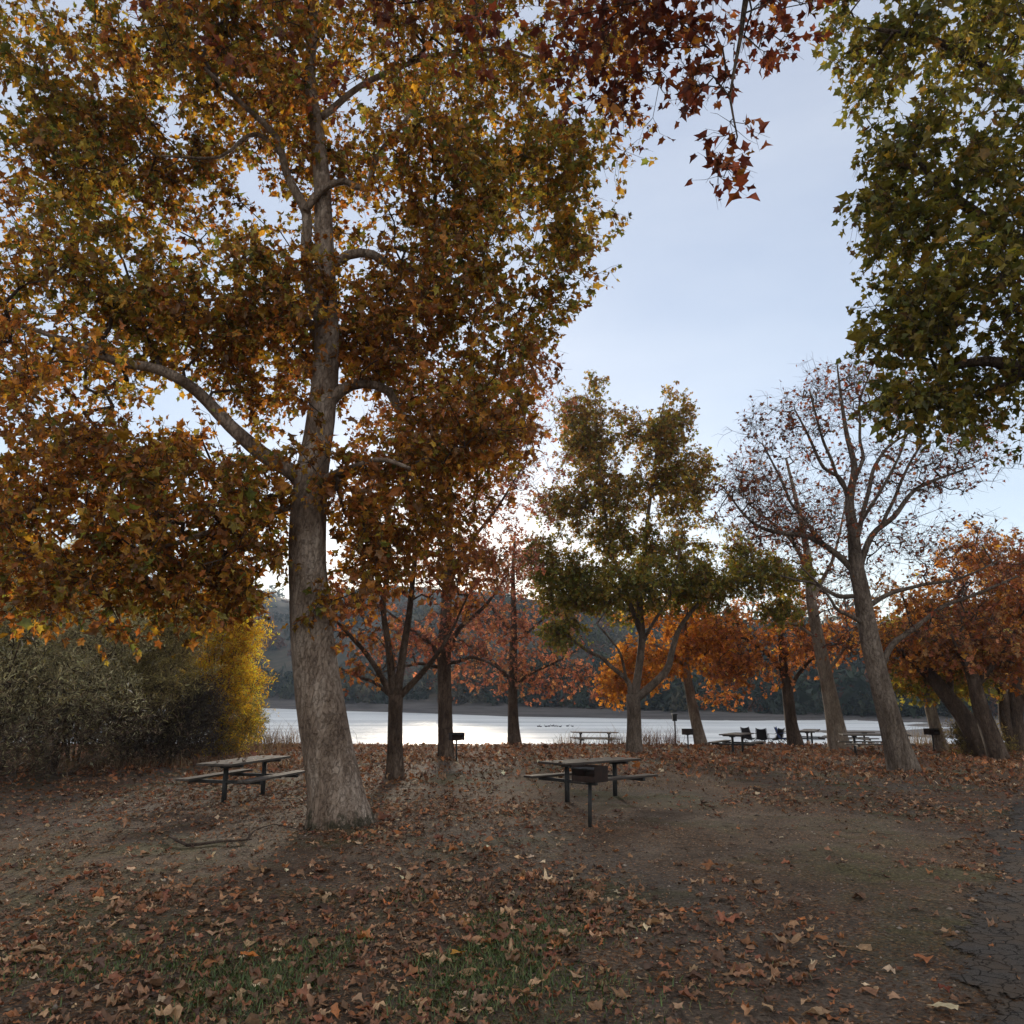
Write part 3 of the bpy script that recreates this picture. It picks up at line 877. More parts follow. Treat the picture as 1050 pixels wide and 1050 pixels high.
g1, Y1 = gpt(405, 797)
make_tree('sycamore_tree', 'small sycamore forking low into several thin limbs, right of the largest trunk', 'tree', 151, g1,
    [gd(Y1, (405, 797, .21), (405, 750, .19), (406, 712, .19)),
     gd(Y1, (404, 716, 0.101), (388, 690, 0.078), (368, 662, 0.058), (348, 640, 0.039, -.5), (330, 622, 0.023, -.8)),
     gd(Y1, (405, 714, 0.117), (399, 670, 0.094), (393, 620, 0.070), (399, 560, 0.055, .3), (395, 490, 0.031, .6)),
     gd(Y1, (407, 714, 0.117), (413, 665, 0.094), (422, 610, 0.074), (430, 545, 0.055), (442, 470, 0.035), (452, 410, 0.016)),
     gd(Y1, (408, 716, 0.094), (424, 698, 0.078), (445, 675, 0.058, -.3), (462, 648, 0.035, -.5), (480, 610, 0.023, -.7)),
     gd(Y1, (403, 716, 0.062), (385, 700, 0.047, .5), (360, 690, 0.035, .8), (338, 680, 0.023, 1.2))],
    bl(Y1, (395, 590, 1.8, 1.8, 1.1, 55), (440, 500, 2.0, 2.0, 1.7, 95), (430, 420, 1.7, 1.7, 1.3, 70), (360, 640, 1.0, 1.4, .8, 26), (480, 590, 1.1, 1.4, 1.0, 38), (510, 430, 1.5, 1.5, 1.4, 60), (385, 500, 1.2, 1.4, 1.2, 40), (360, 690, .9, 1, .4, 10), (540, 380, 1.0, 1.2, 1.0, 30)),
    pal=([(.34, .13, .05), BROWN, (.32, .15, .04), (.22, .075, .04), AMBER], [4, 3, 2, 2, .8]), twiglets=6, per=2.3, lsize=.15, bark='bark', tw_len=.55)

g2, Y2 = gpt(457, 778)
make_tree('sycamore_tree', 'straight trunked sycamore with thin rust red foliage, a pedestal grill at its foot', 'tree', 161, g2,
    [gd(Y2, (457, 778, .26), (456, 720, .245), (456, 660, .22), (459, 590, .17), (461, 500, .11), (468, 430, .06), (472, 380, .02)),
     gd(Y2, (456, 690, .10), (440, 660, .08), (420, 645, .055), (395, 625, .03)),
     gd(Y2, (457, 670, .10), (475, 640, .08), (498, 620, .055), (520, 590, .03)),
     gd(Y2, (459, 600, .09), (480, 560, .07, .5), (510, 520, .05, .8), (535, 480, .03, 1)),
     gd(Y2, (459, 610, .08), (435, 570, .06, .4), (420, 520, .04, .8)),
     gd(Y2, (456, 685, .07), (425, 680, .05, .6), (390, 690, .03, 1)),
     gd(Y2, (456, 680, .07), (490, 676, .05, -.6), (520, 690, .03, -1))],
    bl(Y2, (460, 655, 2.6, 2.4, 1.0, 80), (490, 570, 2.6, 2.6, 1.6, 95), (505, 480, 2.6, 2.6, 1.8, 95), (530, 410, 1.9, 2, 1.4, 60), (460, 410, 1.6, 1.6, 1.2, 40), (400, 660, 1.6, 1.8, .7, 30)),
    pal=([(.40, .155, .075), (.31, .12, .075), (.27, .09, .06), (.34, .18, .08)], [4, 4, 2, 2]), twiglets=7, per=1.7, lsize=.16, bark='bark', tw_len=.65, tmpl='sim', seg=.5)

g3, Y3 = gpt(527, 763)
make_tree('sycamore_tree', 'slender tapering sparse red brown sycamore between the straight trunk and the far picnic table', 'tree', 171, g3,
    [gd(Y3, (527, 763, .30), (526, 730, .24), (526, 690, .2), (527, 640, .15), (526, 590, .10), (528, 545, .05)),
     gd(Y3, (526, 705, .09), (545, 690, .07), (568, 680, .05), (590, 668, .03)),
     gd(Y3, (526, 700, .09), (508, 680, .07), (490, 668, .05), (470, 655, .03)),
     gd(Y3, (527, 660, .08), (550, 640, .06), (575, 615, .035)),
     gd(Y3, (527, 650, .08), (505, 625, .06), (488, 600, .035))],
    bl(Y3, (530, 690, 3.1, 2.8, 1.0, 90), (530, 640, 3.0, 3, 1.6, 110), (530, 580, 2.2, 2.4, 1.4, 70), (580, 690, 1.8, 1.8, .8, 35)),
    pal=([(.40, .155, .075), (.34, .14, .085), (.4, .2, .09), (.27, .09, .06)], [4, 4, 2, 1.5]), twiglets=7, per=1.7, lsize=.18, bark='bark', tw_len=.75, tmpl='sim', seg=.6)

g4, Y4 = gpt(650, 772)


def t5pal(rng, p):
    n = len(p)
    k = np.clip((p[:, 2] - 6.2) / 4 + .5 * (fbm(p[:, 0] * .5, p[:, 2] * .5) - .5), .08, .9)[:, None]
    a = palette(rng, n, [GREEN, OLIVE, (.25, .2, .034), BROWN], [5, 4, 2, .6])
    b = palette(rng, n, [BROWN, (.33, .18, .035), OLIVE, GREEN], [2.5, 2.5, 3.5, 1.2])
    return np.where(rng.random((n, 1)) < k, b, a)


make_tree('sycamore_tree', 'olive green sycamore forking into curved limbs, behind the centre picnic table', 'tree', 181, g4,
    [gd(Y4, (650, 772, 0.294), (650, 740, 0.260), (649, 712, 0.260)),
     gd(Y4, (652, 716, 0.176), (668, 702, 0.160), (684, 686, 0.143), (692, 664, 0.118), (703, 640, 0.092), (725, 612, 0.067), (762, 592, 0.042), (800, 580, 0.021)),
     gd(Y4, (650, 714, 0.185), (655, 690, 0.160), (658, 655, 0.143), (656, 615, 0.118), (664, 545, 0.084), (672, 470, 0.050), (680, 415, 0.017)),
     gd(Y4, (647, 716, 0.126), (643, 698, 0.101), (625, 680, 0.084), (602, 668, 0.067), (580, 650, 0.034)),
     gd(Y4, (657, 650, 0.101), (642, 605, 0.084), (624, 545, 0.067), (613, 465, 0.042), (610, 395, 0.017)),
     gd(Y4, (658, 660, 0.084), (668, 640, 0.067, -.5), (690, 600, 0.050, -1), (700, 540, 0.025, -1.2)),
     gd(Y4, (643, 700, 0.059), (640, 680, 0.050, -.4), (634, 665, 0.042, -.8), (612, 640, 0.025, -1.2))],
    bl(Y4, (640, 602, 2.8, 2.8, 1.1, 190), (580, 600, 1.4, 1.6, 1.3, 100), (560, 570, .9, 1.2, .8, 36), (612, 520, 1.6, 1.8, 1.4, 100), (605, 440, 1.1, 1.5, 1.3, 75), (680, 450, 1.1, 1.4, 1.3, 72), (700, 520, 1.2, 1.4, 1.0, 55), (735, 598, 1.9, 2.0, .9, 110), (792, 588, 1.5, 1.6, .6, 66),
       (690, 570, 1.6, 2, 1.0, 75), (640, 550, 1.3, 1.6, 1.0, 55), (608, 478, 1.3, 1.5, 1.2, 70), (692, 488, 1.2, 1.4, 1.2, 60), (648, 505, .9, 1.2, .8, 26), (598, 420, 1.0, 1.2, 1.0, 30), (690, 425, .9, 1.2, .9, 26), (640, 440, .6, .9, .7, 12), (575, 520, .9, 1.2, 1.0, 36), (800, 625, .9, 1, .5, 22), (610, 392, .35, .4, .4, 7), (720, 480, .6, .8, .7, 18), (575, 650, .9, 1.2, .5, 24), (760, 560, .9, 1, .6, 18)),
    palfn=t5pal, twiglets=7, per=4.7, lsize=.15, clump_q=.12, clump_f=1.3, bark='bark_mid', tw_len=.55, tmpl='sim', seg=.45)

g5, Y5 = gpt(718, 763)
make_tree('sycamore_tree', 'bright orange sycamore with a curved trunk, just right of the post by the water', 'tree', 191, g5,
    [gd(Y5, (719, 764, .27), (713, 738, .24), (708, 712, .22), (703, 682, .18), (702, 645, .12), (706, 600, .06)),
     gd(Y5, (706, 695, .10), (690, 672, .08), (665, 660, .05), (640, 660, .03)),
     gd(Y5, (704, 680, .10), (725, 655, .08), (750, 640, .05), (775, 640, .03))],
    bl(Y5, (665, 680, 1.7, 1.8, 1.1, 75), (640, 700, 1.1, 1.5, .9, 46), (720, 665, 1.8, 2, 1.0, 80), (750, 680, 1.2, 1.5, .7, 34), (690, 630, 2.2, 2.2, 1.3, 70)),
    pal=([ORANGE, AMBER, (.60, .22, .045), RUST], [5, 3, 2.5, .8]), twiglets=5, per=4.2, lsize=.21, bark='bark_pale', tw_len=.65, tmpl='sim', seg=.6)

g6, Y6 = gpt(815, 765)
make_tree('sycamore_tree', 'orange red sycamore standing at the bank beside the blue camp chair', 'tree', 201, g6,
    [gd(Y6, (816, 765, .32), (811, 740, .26), (807, 705, .23), (803, 680, .18), (800, 640, .11), (800, 590, .05)),
     gd(Y6, (808, 712, .10), (820, 690, .085), (838, 672, .06), (860, 660, .03)),
     gd(Y6, (804, 690, .10), (785, 668, .08), (765, 655, .05), (740, 655, .03))],
    bl(Y6, (775, 680, 1.7, 1.9, .9, 70), (830, 660, 2.0, 2, 1.1, 80), (760, 645, 1.8, 2, 1.0, 60), (800, 620, 2.4, 2.4, 1.4, 75), (740, 690, .9, 1, .6, 18), (880, 650, 1.4, 1.5, 1.1, 40), (740, 715, .9, 1, .4, 14)),
    pal=([(.60, .24, .07), RUST, ORANGE, (.42, .17, .08)], [4, 3, 2, 3]), twiglets=6, per=1.9, lsize=.185, bark='bark', tw_len=.65, tmpl='sim', seg=.6)

g7, Y7 = gpt(858, 768)
make_tree('sycamore_tree', 'pale barked tall sycamore almost bare, leaning left behind the middle right tables', 'tree', 211, g7,
    [gd(Y7, (861, 768, .40), (855, 735, .34), (847, 695, .29), (839, 655, .25), (832, 615, .21), (828, 570, .16), (818, 520, .10), (806, 470, .05)),
     gd(Y7, (832, 615, .10), (845, 590, .08), (858, 560, .06), (866, 520, .03)),
     gd(Y7, (830, 590, .10), (812, 560, .08), (790, 535, .06), (765, 515, .03)),
     gd(Y7, (845, 690, .09), (862, 672, .07), (880, 640, .05), (895, 610, .03)),
     gd(Y7, (838, 655, .08), (815, 640, .06), (790, 640, .04))],
    bl(Y7, (805, 540, 2.8, 2.8, 2.0, 190), (780, 490, 1.8, 2, 1.3, 90), (850, 600, 2.4, 2.4, 1.5, 110), (770, 570, 1.5, 1.6, 1.2, 40), (860, 650, 1.8, 2, 1.0, 45)),
    pal=([RUST, DKRED, (.18, .06, .03), BROWN], [3, 3, 2, 1]), twiglets=6, per=.55, lsize=.15, bark='bark_pale', tw_len=.75, tmpl='sim', seg=.5, tip_r=.008)

g8, Y8 = gpt(927, 790)
make_tree('sycamore_tree', 'nearly bare wide branching sycamore with thick grey leaning trunk, right of the tables', 'tree', 221, g8,
    [gd(Y8, (927, 791, 0.387), (917, 755, 0.333), (906, 715, 0.297), (897, 680, 0.279), (889, 640, 0.261), (883, 605, 0.234), (878, 580, 0.216), (875, 545, 0.171), (871, 515, 0.135), (876, 480, 0.099), (868, 445, 0.072), (862, 405, 0.045), (858, 370, 0.018)),
     gd(Y8, (880, 590, 0.111), (862, 570, 0.096), (835, 552, 0.081), (800, 545, 0.063), (770, 535, 0.044), (742, 500, 0.022)),
     gd(Y8, (874, 530, 0.081), (866, 495, 0.067), (845, 480, 0.056), (828, 445, 0.041), (815, 420, 0.022)),
     gd(Y8, (880, 585, 0.104), (892, 555, 0.089), (912, 530, 0.074), (935, 505, 0.059), (965, 490, 0.044), (1000, 478, 0.022)),
     gd(Y8, (878, 555, 0.081), (888, 515, 0.067), (897, 480, 0.056), (915, 455, 0.041), (940, 440, 0.022)),
     gd(Y8, (900, 695, 0.096), (913, 668, 0.089), (935, 648, 0.074), (965, 625, 0.059), (1000, 610, 0.048), (1045, 590, 0.030)),
     gd(Y8, (886, 625, 0.081), (910, 610, 0.067), (945, 598, 0.052), (985, 592, 0.037), (1025, 575, 0.022)),
     gd(Y8, (882, 612, 0.074), (858, 610, 0.059), (835, 600, 0.044), (800, 590, 0.022)),
     gd(Y8, (887, 640, 0.067), (862, 625, 0.052, -.6), (850, 610, 0.037, -1), (820, 580, 0.022, -1.4)),
     gd(Y8, (871, 510, 0.059), (850, 470, 0.048, -.5), (838, 430, 0.037, -.8), (830, 400, 0.022, -1)),
     gd(Y8, (840, 553, 0.052), (815, 520, 0.044, .5), (795, 480, 0.033, .8), (782, 455, 0.018, 1)),
     gd(Y8, (905, 538, 0.059), (925, 490, 0.044, .6), (945, 455, 0.033, 1), (965, 420, 0.018, 1.2)),
     gd(Y8, (876, 545, 0.059), (905, 500, 0.044, -.8), (925, 460, 0.033, -1.2), (930, 420, 0.018, -1.5)),
     gd(Y8, (872, 500, 0.067), (885, 465, 0.052, .5), (880, 420, 0.037, .8), (895, 375, 0.018, 1))],
    bl(Y8, (865, 400, 1.4, 1.8, 1.2, 152), (810, 440, 1.5, 1.8, 1.1, 142), (770, 510, 1.3, 1.8, 1.1, 133), (960, 480, 1.9, 2.2, .9, 180), (880, 490, 2.2, 2.4, 1.3, 171), (930, 560, 2.6, 2.6, 1.0, 171), (830, 540, 1.8, 2, .9, 133), (1000, 590, 1.5, 2, .8, 85), (915, 410, 1.2, 1.4, .9, 76), (1000, 440, .8, 1, .6, 38), (960, 640, 1.8, 2, .7, 76)),
    pal=([(.22, .065, .035), (.28, .10, .04), (.15, .055, .03), BROWN], [4, 2.5, 4, 1]), twiglets=5, per=.55, lsize=.105, bark='bark_mid', tw_len=.55, seg=.32, tip_r=.006, wig=.14, up=.25, hang=.2)

g9, Y9 = gpt(966, 771)
make_tree('sycamore_tree', 'pale slim trunk with yellow green leaves beside the right hand grill', 'tree', 231, g9,
    [gd(Y9, (967, 772, .25), (959, 745, .21), (952, 718, .19), (946, 692, .16), (942, 662, .11), (938, 630, .05)),
     gd(Y9, (948, 700, .07), (965, 680, .06), (985, 670, .03)), gd(Y9, (945, 690, .07), (932, 672, .05), (918, 668, .03))],
    bl(Y9, (938, 698, .9, 1.2, .7, 34), (965, 680, 1.4, 1.5, .9, 50), (990, 700, 1.2, 1.2, .7, 34), (930, 660, 1.3, 1.3, .9, 34), (950, 640, 1.6, 1.6, 1.0, 36)),
    pal=([(.3, .27, .05), (.2, .2, .04), GOLD, ORANGE], [4, 3, 2, 1.2]), twiglets=5, per=3.8, lsize=.2, bark='bark_pale', tw_len=.6, tmpl='sim', seg=.6)

g10, Y10 = gpt(1006, 775)
make_tree('sycamore_tree', 'dark trunk leaning steeply left with orange red crown near the right edge', 'tree', 241, g10,
    [gd(Y10, (1008, 776, .36), (998, 752, .33), (984, 730, .3), (970, 712, .27), (955, 694, .22), (938, 680, .16), (915, 660, .08)),
     gd(Y10, (975, 718, .12), (972, 690, .10), (960, 655, .07), (955, 620, .03)),
     gd(Y10, (955, 694, .11), (950, 665, .08), (935, 640, .05), (925, 610, .03))],
    bl(Y10, (955, 660, 2.2, 2.2, 1.1, 100), (990, 620, 2.2, 2.2, 1.3, 100), (930, 670, 1.2, 1.4, .7, 40), (940, 610, 1.5, 1.7, .9, 45), (1000, 570, 1.5, 1.7, .9, 45)),
    pal=([RUST, ORANGE, (.58, .24, .06), (.44, .25, .09), (.34, .15, .075)], [3, 2.4, 3, 3, 2]), twiglets=6, per=2.1, lsize=.19, bark='bark', tw_len=.6, tmpl='sim', seg=.5)
g11, Y11 = gpt(1022, 778)
make_tree('sycamore_tree', 'dark mottled trunk forking upward in front of the leaning one at the right edge', 'tree', 251, g11,
    [gd(Y11, (1024, 778, .31), (1015, 752, .28), (1005, 725, .25), (999, 700, .22), (990, 672, .16), (985, 640, .08)),
     gd(Y11, (1000, 705, .13), (1012, 688, .11), (1028, 670, .08), (1045, 640, .04)),
     gd(Y11, (996, 690, .10), (985, 670, .08, -.5), (975, 650, .04, -.8))],
    bl(Y11, (1010, 660, 1.9, 2.2, 1.0, 90), (1040, 620, 2.0, 2.2, 1.2, 90), (1060, 680, 1.4, 1.8, .8, 50), (1030, 570, 1.6, 1.8, .9, 50), (1080, 590, 1.8, 2, 1.2, 40)),
    pal=([RUST, (.36, .15, .08), (.46, .26, .1), ORANGE, (.4, .14, .07)], [3, 3, 3, 1.6, 2]), twiglets=6, per=2.1, lsize=.19, bark='bark', tw_len=.6, tmpl='sim', seg=.5)
g12, Y12 = gpt(1043, 771)
make_tree('sycamore_tree', 'upright trunks clustered at the far right edge behind the mottled trunk', 'tree', 261, g12,
    [gd(Y12, (1042, 771, .34), (1040, 740, .3), (1040, 710, .26), (1042, 675, .2), (1045, 630, .1)),
     gd(Y12, (1040, 768, .25), (1030, 735, .22), (1024, 705, .18), (1020, 670, .10), (1010, 640, .05)),
     gd(Y12, (1044, 768, .25), (1055, 735, .2), (1062, 700, .16), (1070, 650, .08)),
     gd(Y12, (1046, 766, .2), (1048, 735, .17, 1), (1052, 700, .13, 1.5), (1056, 660, .06, 2))],
    bl(Y12, (1050, 640, 2.4, 2.4, 1.3, 90), (1000, 680, 1.4, 1.6, .7, 34), (1080, 690, 1.6, 1.8, 1.0, 45), (1060, 590, 2.2, 2.2, 1.0, 50)),
    pal=([RUST, (.36, .19, .08), (.5, .32, .1), (.4, .15, .08)], [3, 3, 3, 2]), twiglets=6, per=2.1, lsize=.2, bark='bark', tw_len=.65, tmpl='sim', seg=.6)

# ------------------------------------------------------------------ willows and shrubs at the left
def willow(label, cat, name, seed, px, py, Ytop, top_py, wid, cols, w, n=150, stems=7, twf=1.0, lean=0.0, per=11, bare=.0, lowpal=None, lsize=.115):
    g, Y = gpt(px, py)
    rng = np.random.default_rng(seed)
    top = P(px, top_py, Y)[2]
    H = top - g[2]
    guides = []
    for k in range(stems):
        a = rng.random() * 6.28; q = rng.uniform(.15, .5) * wid
        e = g + np.array([math.cos(a) * q + lean * H * .5, math.sin(a) * q * .8, H * rng.uniform(.55, .85)])
        s0 = g + np.array([math.cos(a) * .15, math.sin(a) * .15, -.05 if k else 0])
        m = s0 + (e - s0) * .45 + np.array([math.cos(a), math.sin(a), 0]) * -.08 * q + np.array([0, 0, .08 * H])
        r = rng.uniform(.022, .036) * (1 + .04 * H)
        guides.append([(s0, r), (m, r * .75), (e, .012)])
    c = g + np.array([lean * H * .4, 0, 0])
    blobs = [(c + [0, 0, H * .62], np.array([wid * .5, wid * .42, H * .40]), int(n * .55)),
             (c + [0, 0, H * .30], np.array([wid * .58, wid * .45, H * .33]), int(n * .95))]
    for k in range(4):
        a = rng.random() * 6.28
        blobs.append((c + [math.cos(a) * wid * .3, math.sin(a) * wid * .25, H * rng.uniform(.5, .85)], np.array([wid * .2, wid * .2, H * .16]), int(n * .12)))
    z0 = g[2]

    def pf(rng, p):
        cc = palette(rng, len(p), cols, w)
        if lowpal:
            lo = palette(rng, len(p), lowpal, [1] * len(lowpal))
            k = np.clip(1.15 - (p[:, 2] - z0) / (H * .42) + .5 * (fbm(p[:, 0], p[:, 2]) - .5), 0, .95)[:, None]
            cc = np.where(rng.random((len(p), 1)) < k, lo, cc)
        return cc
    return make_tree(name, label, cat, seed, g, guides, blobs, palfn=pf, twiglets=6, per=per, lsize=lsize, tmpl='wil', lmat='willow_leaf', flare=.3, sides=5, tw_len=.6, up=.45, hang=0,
                     tip_r=.005, seg=.4, wig=.1, droop=.1, crown_name='foliage', minz=float(z0) + .15)


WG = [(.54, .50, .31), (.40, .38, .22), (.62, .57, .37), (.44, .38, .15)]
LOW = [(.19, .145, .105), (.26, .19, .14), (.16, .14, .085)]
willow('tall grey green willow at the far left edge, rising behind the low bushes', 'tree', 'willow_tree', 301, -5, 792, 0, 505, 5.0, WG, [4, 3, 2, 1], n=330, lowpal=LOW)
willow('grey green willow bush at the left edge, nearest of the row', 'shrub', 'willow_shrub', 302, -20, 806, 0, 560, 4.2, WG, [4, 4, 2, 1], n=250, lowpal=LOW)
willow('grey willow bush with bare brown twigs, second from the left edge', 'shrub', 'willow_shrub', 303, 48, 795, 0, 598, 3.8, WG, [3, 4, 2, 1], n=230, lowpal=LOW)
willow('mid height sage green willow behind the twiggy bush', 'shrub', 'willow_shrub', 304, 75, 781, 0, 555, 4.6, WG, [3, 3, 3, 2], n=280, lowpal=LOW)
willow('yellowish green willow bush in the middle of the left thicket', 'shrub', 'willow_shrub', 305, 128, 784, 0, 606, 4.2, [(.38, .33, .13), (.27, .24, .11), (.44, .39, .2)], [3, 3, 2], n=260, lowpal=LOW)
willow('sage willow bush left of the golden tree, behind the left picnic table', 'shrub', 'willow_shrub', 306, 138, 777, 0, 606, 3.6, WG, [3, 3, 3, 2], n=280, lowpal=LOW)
willow('dark brown twiggy bush low beside the left picnic table', 'shrub', 'willow_shrub', 307, 172, 783, 0, 700, 3.2, [(.09, .075, .055), (.12, .105, .07), (.07, .05, .04)], [3, 2, 2], n=170, per=7)
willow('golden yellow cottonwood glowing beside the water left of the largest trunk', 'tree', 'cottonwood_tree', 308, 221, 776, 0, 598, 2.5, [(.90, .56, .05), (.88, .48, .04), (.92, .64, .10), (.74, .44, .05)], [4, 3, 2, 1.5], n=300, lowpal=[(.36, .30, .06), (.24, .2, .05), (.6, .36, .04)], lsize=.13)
willow('low olive green bush at the foot of the golden tree', 'shrub', 'willow_shrub', 309, 245, 769, 0, 718, 1.5, [(.26, .24, .06), (.34, .30, .07), (.17, .16, .05)], [3, 2, 2], n=80)
willow('round yellow tinged bush between the leaning trunks near the right edge', 'shrub', 'willow_shrub', 310, 1006, 774, 0, 745, 1.5, [(.2, .16, .05), (.25, .18, .06), (.12, .10, .04)], [3, 2, 2], n=70, lsize=.12)

# ------------------------------------------------------------------ picnic tables
def make_table(wood, L=2.3, wd=.76):
    root = empty('picnic_table', (0, 0, 0))
    top = MB(); pw = wd / 4
    for k in range(4):
        top.box((random.uniform(-.006, .006), -wd / 2 + pw * (k + .5), .735 + random.uniform(-.0015, .0015)), (L + random.uniform(-.01, .01), pw - .012, .042))
    top.build('table_top', wood, root)
    for s in (-1, 1):
        b = MB()
        for k in (-1, 1):
            b.box((random.uniform(-.006, .006), s * .66 + k * .068, .445), (L, .126, .042))
        b.build('bench', wood, root)
    for s in (-1, 1):
        x = s * L * .31
        p = MB(); p.tube([(x, 0, -.15), (x, 0, .665)], .048, 14); p.build('post', M['steel'], root, True)
        h = MB(); h.box((x, 0, .69), (.075, wd - .06, .05)); h.box((x, 0, .655), (.13, .2, .02)); h.build('top_bracket', M['steel'], root)
        c = MB(); c.box((x, 0, .392), (.07, 1.56, .062)); c.build('bench_beam', M['steel'], root)
    return root


tdark = make_table(M['wood_dark']); tproto = make_table(M['wood_top'])
TG = 'picnic tables set out under the trees'
tabs = [
    ((1.62, 17.3), math.radians(42), 'dark weathered picnic table at the centre, standing behind the rusty pedestal grill'),
    (None, math.radians(77), 'grey plank picnic table beside the largest trunk at the left'),
    (None, math.radians(4), 'far picnic table broadside against the water, left of the olive tree'),
    (None, math.radians(60), 'picnic table between the small grill and the black camp chairs'),
    (None, math.radians(-12), 'picnic table directly left of the thick leaning trunk'),
    (None, math.radians(62), 'small far picnic table seen end on, left of the pale leaning trunk'),
    (None, math.radians(-4), 'far picnic table on the bank behind the one beside the thick leaning trunk'),
    (None, math.radians(8), 'picnic table half cut off at the right edge behind the mottled trunk'),
]


def on_ground(px, Y):
    x = (px - 525) / FPX
    # depth solves for point on the ground at distance Y
    z = float(gz(0, Y))
    for _ in range(4):
        dep = Y * CT + (z - CAMZ) * ST
        X = x * dep
        z = float(gz(X, Y))
    return X, Y


spots = [on_ground(607, 16.6), on_ground(250, 16.6), on_ground(610, 40.5), on_ground(757, 30.5), on_ground(899, 29.5), on_ground(831, 39.0), on_ground(872, 40.0), on_ground(1062, 33)]
for k, (q, a, lab) in enumerate(tabs):
    o = (tdark, tproto)[k] if k < 2 else copy_tree(tproto)
    x, y = spots[k]
    o.location = (x, y, float(gz(x, y)))
    o.rotation_euler = (random.uniform(-.012, .012), random.uniform(-.012, .012), a)
    tag(o, lab, 'picnic table', TG)

# ------------------------------------------------------------------ pedestal grills
def make_grill():
    root = empty('pedestal_grill', (0, 0, 0))
    p = MB(); p.tube([(0, 0, -.15), (0, 0, .62)], .034, 12); p.box((0, 0, .625), (.16, .16, .012)); p.build('post', M['steel'], root, True)
    f = MB()
    f.box((0, 0, .64), (.50, .40, .012)); f.box((-.247, 0, .75), (.008, .40, .21)); f.box((.247, 0, .75), (.008, .40, .21)); f.box((0, .197, .75), (.486, .008, .21))
    f.box((0, -.197, .68), (.486, .008, .07))
    f.build('fire_box', M['rust'], root)
    g = MB()
    for k in range(13):
        x = -.216 + k * .036
        g.tube([(x, -.235, .815), (x, .19, .815)], .006, 5)
    for yy in (-.235, .19): g.tube([(-.24, yy, .815), (.24, yy, .815)], .008, 5)
    g.build('grate', M['steel'], root)
    h = MB()
    for s in (-1, 1): h.tube([(s * .16, -.23, .815), (s * .16, -.33, .83), (s * .10, -.36, .83), (s * .16, -.39, .83), (s * .2, -.34, .83)], .007, 5)
    h.build('grate_handle', M['steel'], root)
    return root


gr = make_grill()
grills = [(on_ground(605, 12.75), math.radians(-42), 'rusty open grill on a post standing in front of the centre picnic table'),
          (on_ground(468, 26.3), math.radians(20), 'black pedestal grill at the foot of the straight trunk'),
          (on_ground(706, 32.0), math.radians(170), 'black pedestal grill right of the thin post with the box'),
          (on_ground(958, 31.5), math.radians(10), 'black pedestal grill beside the pale slim trunk at the right')]
for k, ((x, y), a, lab) in enumerate(grills):
    o = gr if k == 0 else copy_tree(gr)
    o.location = (x, y, float(gz(x, y))); o.rotation_euler = (random.uniform(-.02, .02), random.uniform(-.02, .02), a); o.scale = (.88, .88, 1.05)
    tag(o, lab, 'grill', 'pedestal grills among the tables')

# post with a small box
x, y = on_ground(693, 38.3)
pr = empty('nest_box_post', (x, y, float(gz(x, y))))
tag(pr, 'thin post topped with a small dark box beside the lake', 'post')
p = MB(); p.tube([(0, 0, -.2), (0, 0, 1.12)], .035, 10); p.build('post', M['post'], pr, True)
b = MB(); b.box((0, 0, 1.28), (.19, .17, .30)); b.build('box', M['steel'], pr)
b = MB(); b.box((0, -.02, 1.448), (.25, .24, .03)); b.build('box_lid', M['steel'], pr)

# ------------------------------------------------------------------ camp chairs
def make_chair(fab):
    root = empty('camp_chair', (0, 0, 0))
    n = 9
    U_, V_ = np.meshgrid(np.linspace(-1, 1, n), np.linspace(0, 1, n))
    def sheet(fn, name):
        pts = np.array([fn(u_, v_) for u_, v_ in zip(U_.ravel(), V_.ravel())])
        i_ = np.arange(n - 1)[:, None] * n + np.arange(n - 1)[None]
        Q = np.stack([i_, i_ + 1, i_ + n + 1, i_ + n], -1).reshape(-1, 4)
        o = mkmesh(name, pts, [Q], [fab], smooth=True, parent=root)
        md = o.modifiers.new('thick', 'SOLIDIFY'); md.thickness = .012
    sheet(lambda u_, v_: (u_ * .27, -.25 + v_ * .47, .43 - .10 * (1 - u_ * u_) * math.sin(math.pi * min(1, v_ + .15)) - .06 * v_), 'seat')
    sheet(lambda u_, v_: (u_ * (.28 - .03 * v_), .20 + .20 * v_ + .05 * (1 - u_ * u_), .36 + .60 * v_ - .06 * (1 - u_ * u_) * v_), 'backrest')
    for s in (-1, 1):
        m = MB(); m.box((s * .31, -.03, .64), (.07, .44, .02)); m.build('armrest', fab, root)
        m = MB(); m.tube([(s * .31, .30, .02), (s * .29, -.26, .43)], .011, 6); m.tube([(s * .31, -.28, .02), (s * .31, .24, .42), (s * .28, .42, .97)], .011, 6); m.tube([(s * .31, -.26, .42), (s * .31, -.24, .64)], .011, 6)
        m.build('side_frame', M['steel'], root, True)
    m = MB(); m.tube([(-.31, -.28, .02), (.29, -.26, .42)], .010, 6); m.tube([(.31, -.28, .02), (-.29, -.26, .42)], .010, 6); m.tube([(-.31, .30, .02), (.29, .26, .42)], .010, 6); m.tube([(.31, .30, .02), (-.29, .26, .42)], .010, 6)
    m.build('cross_frame', M['steel'], root, True)
    return root


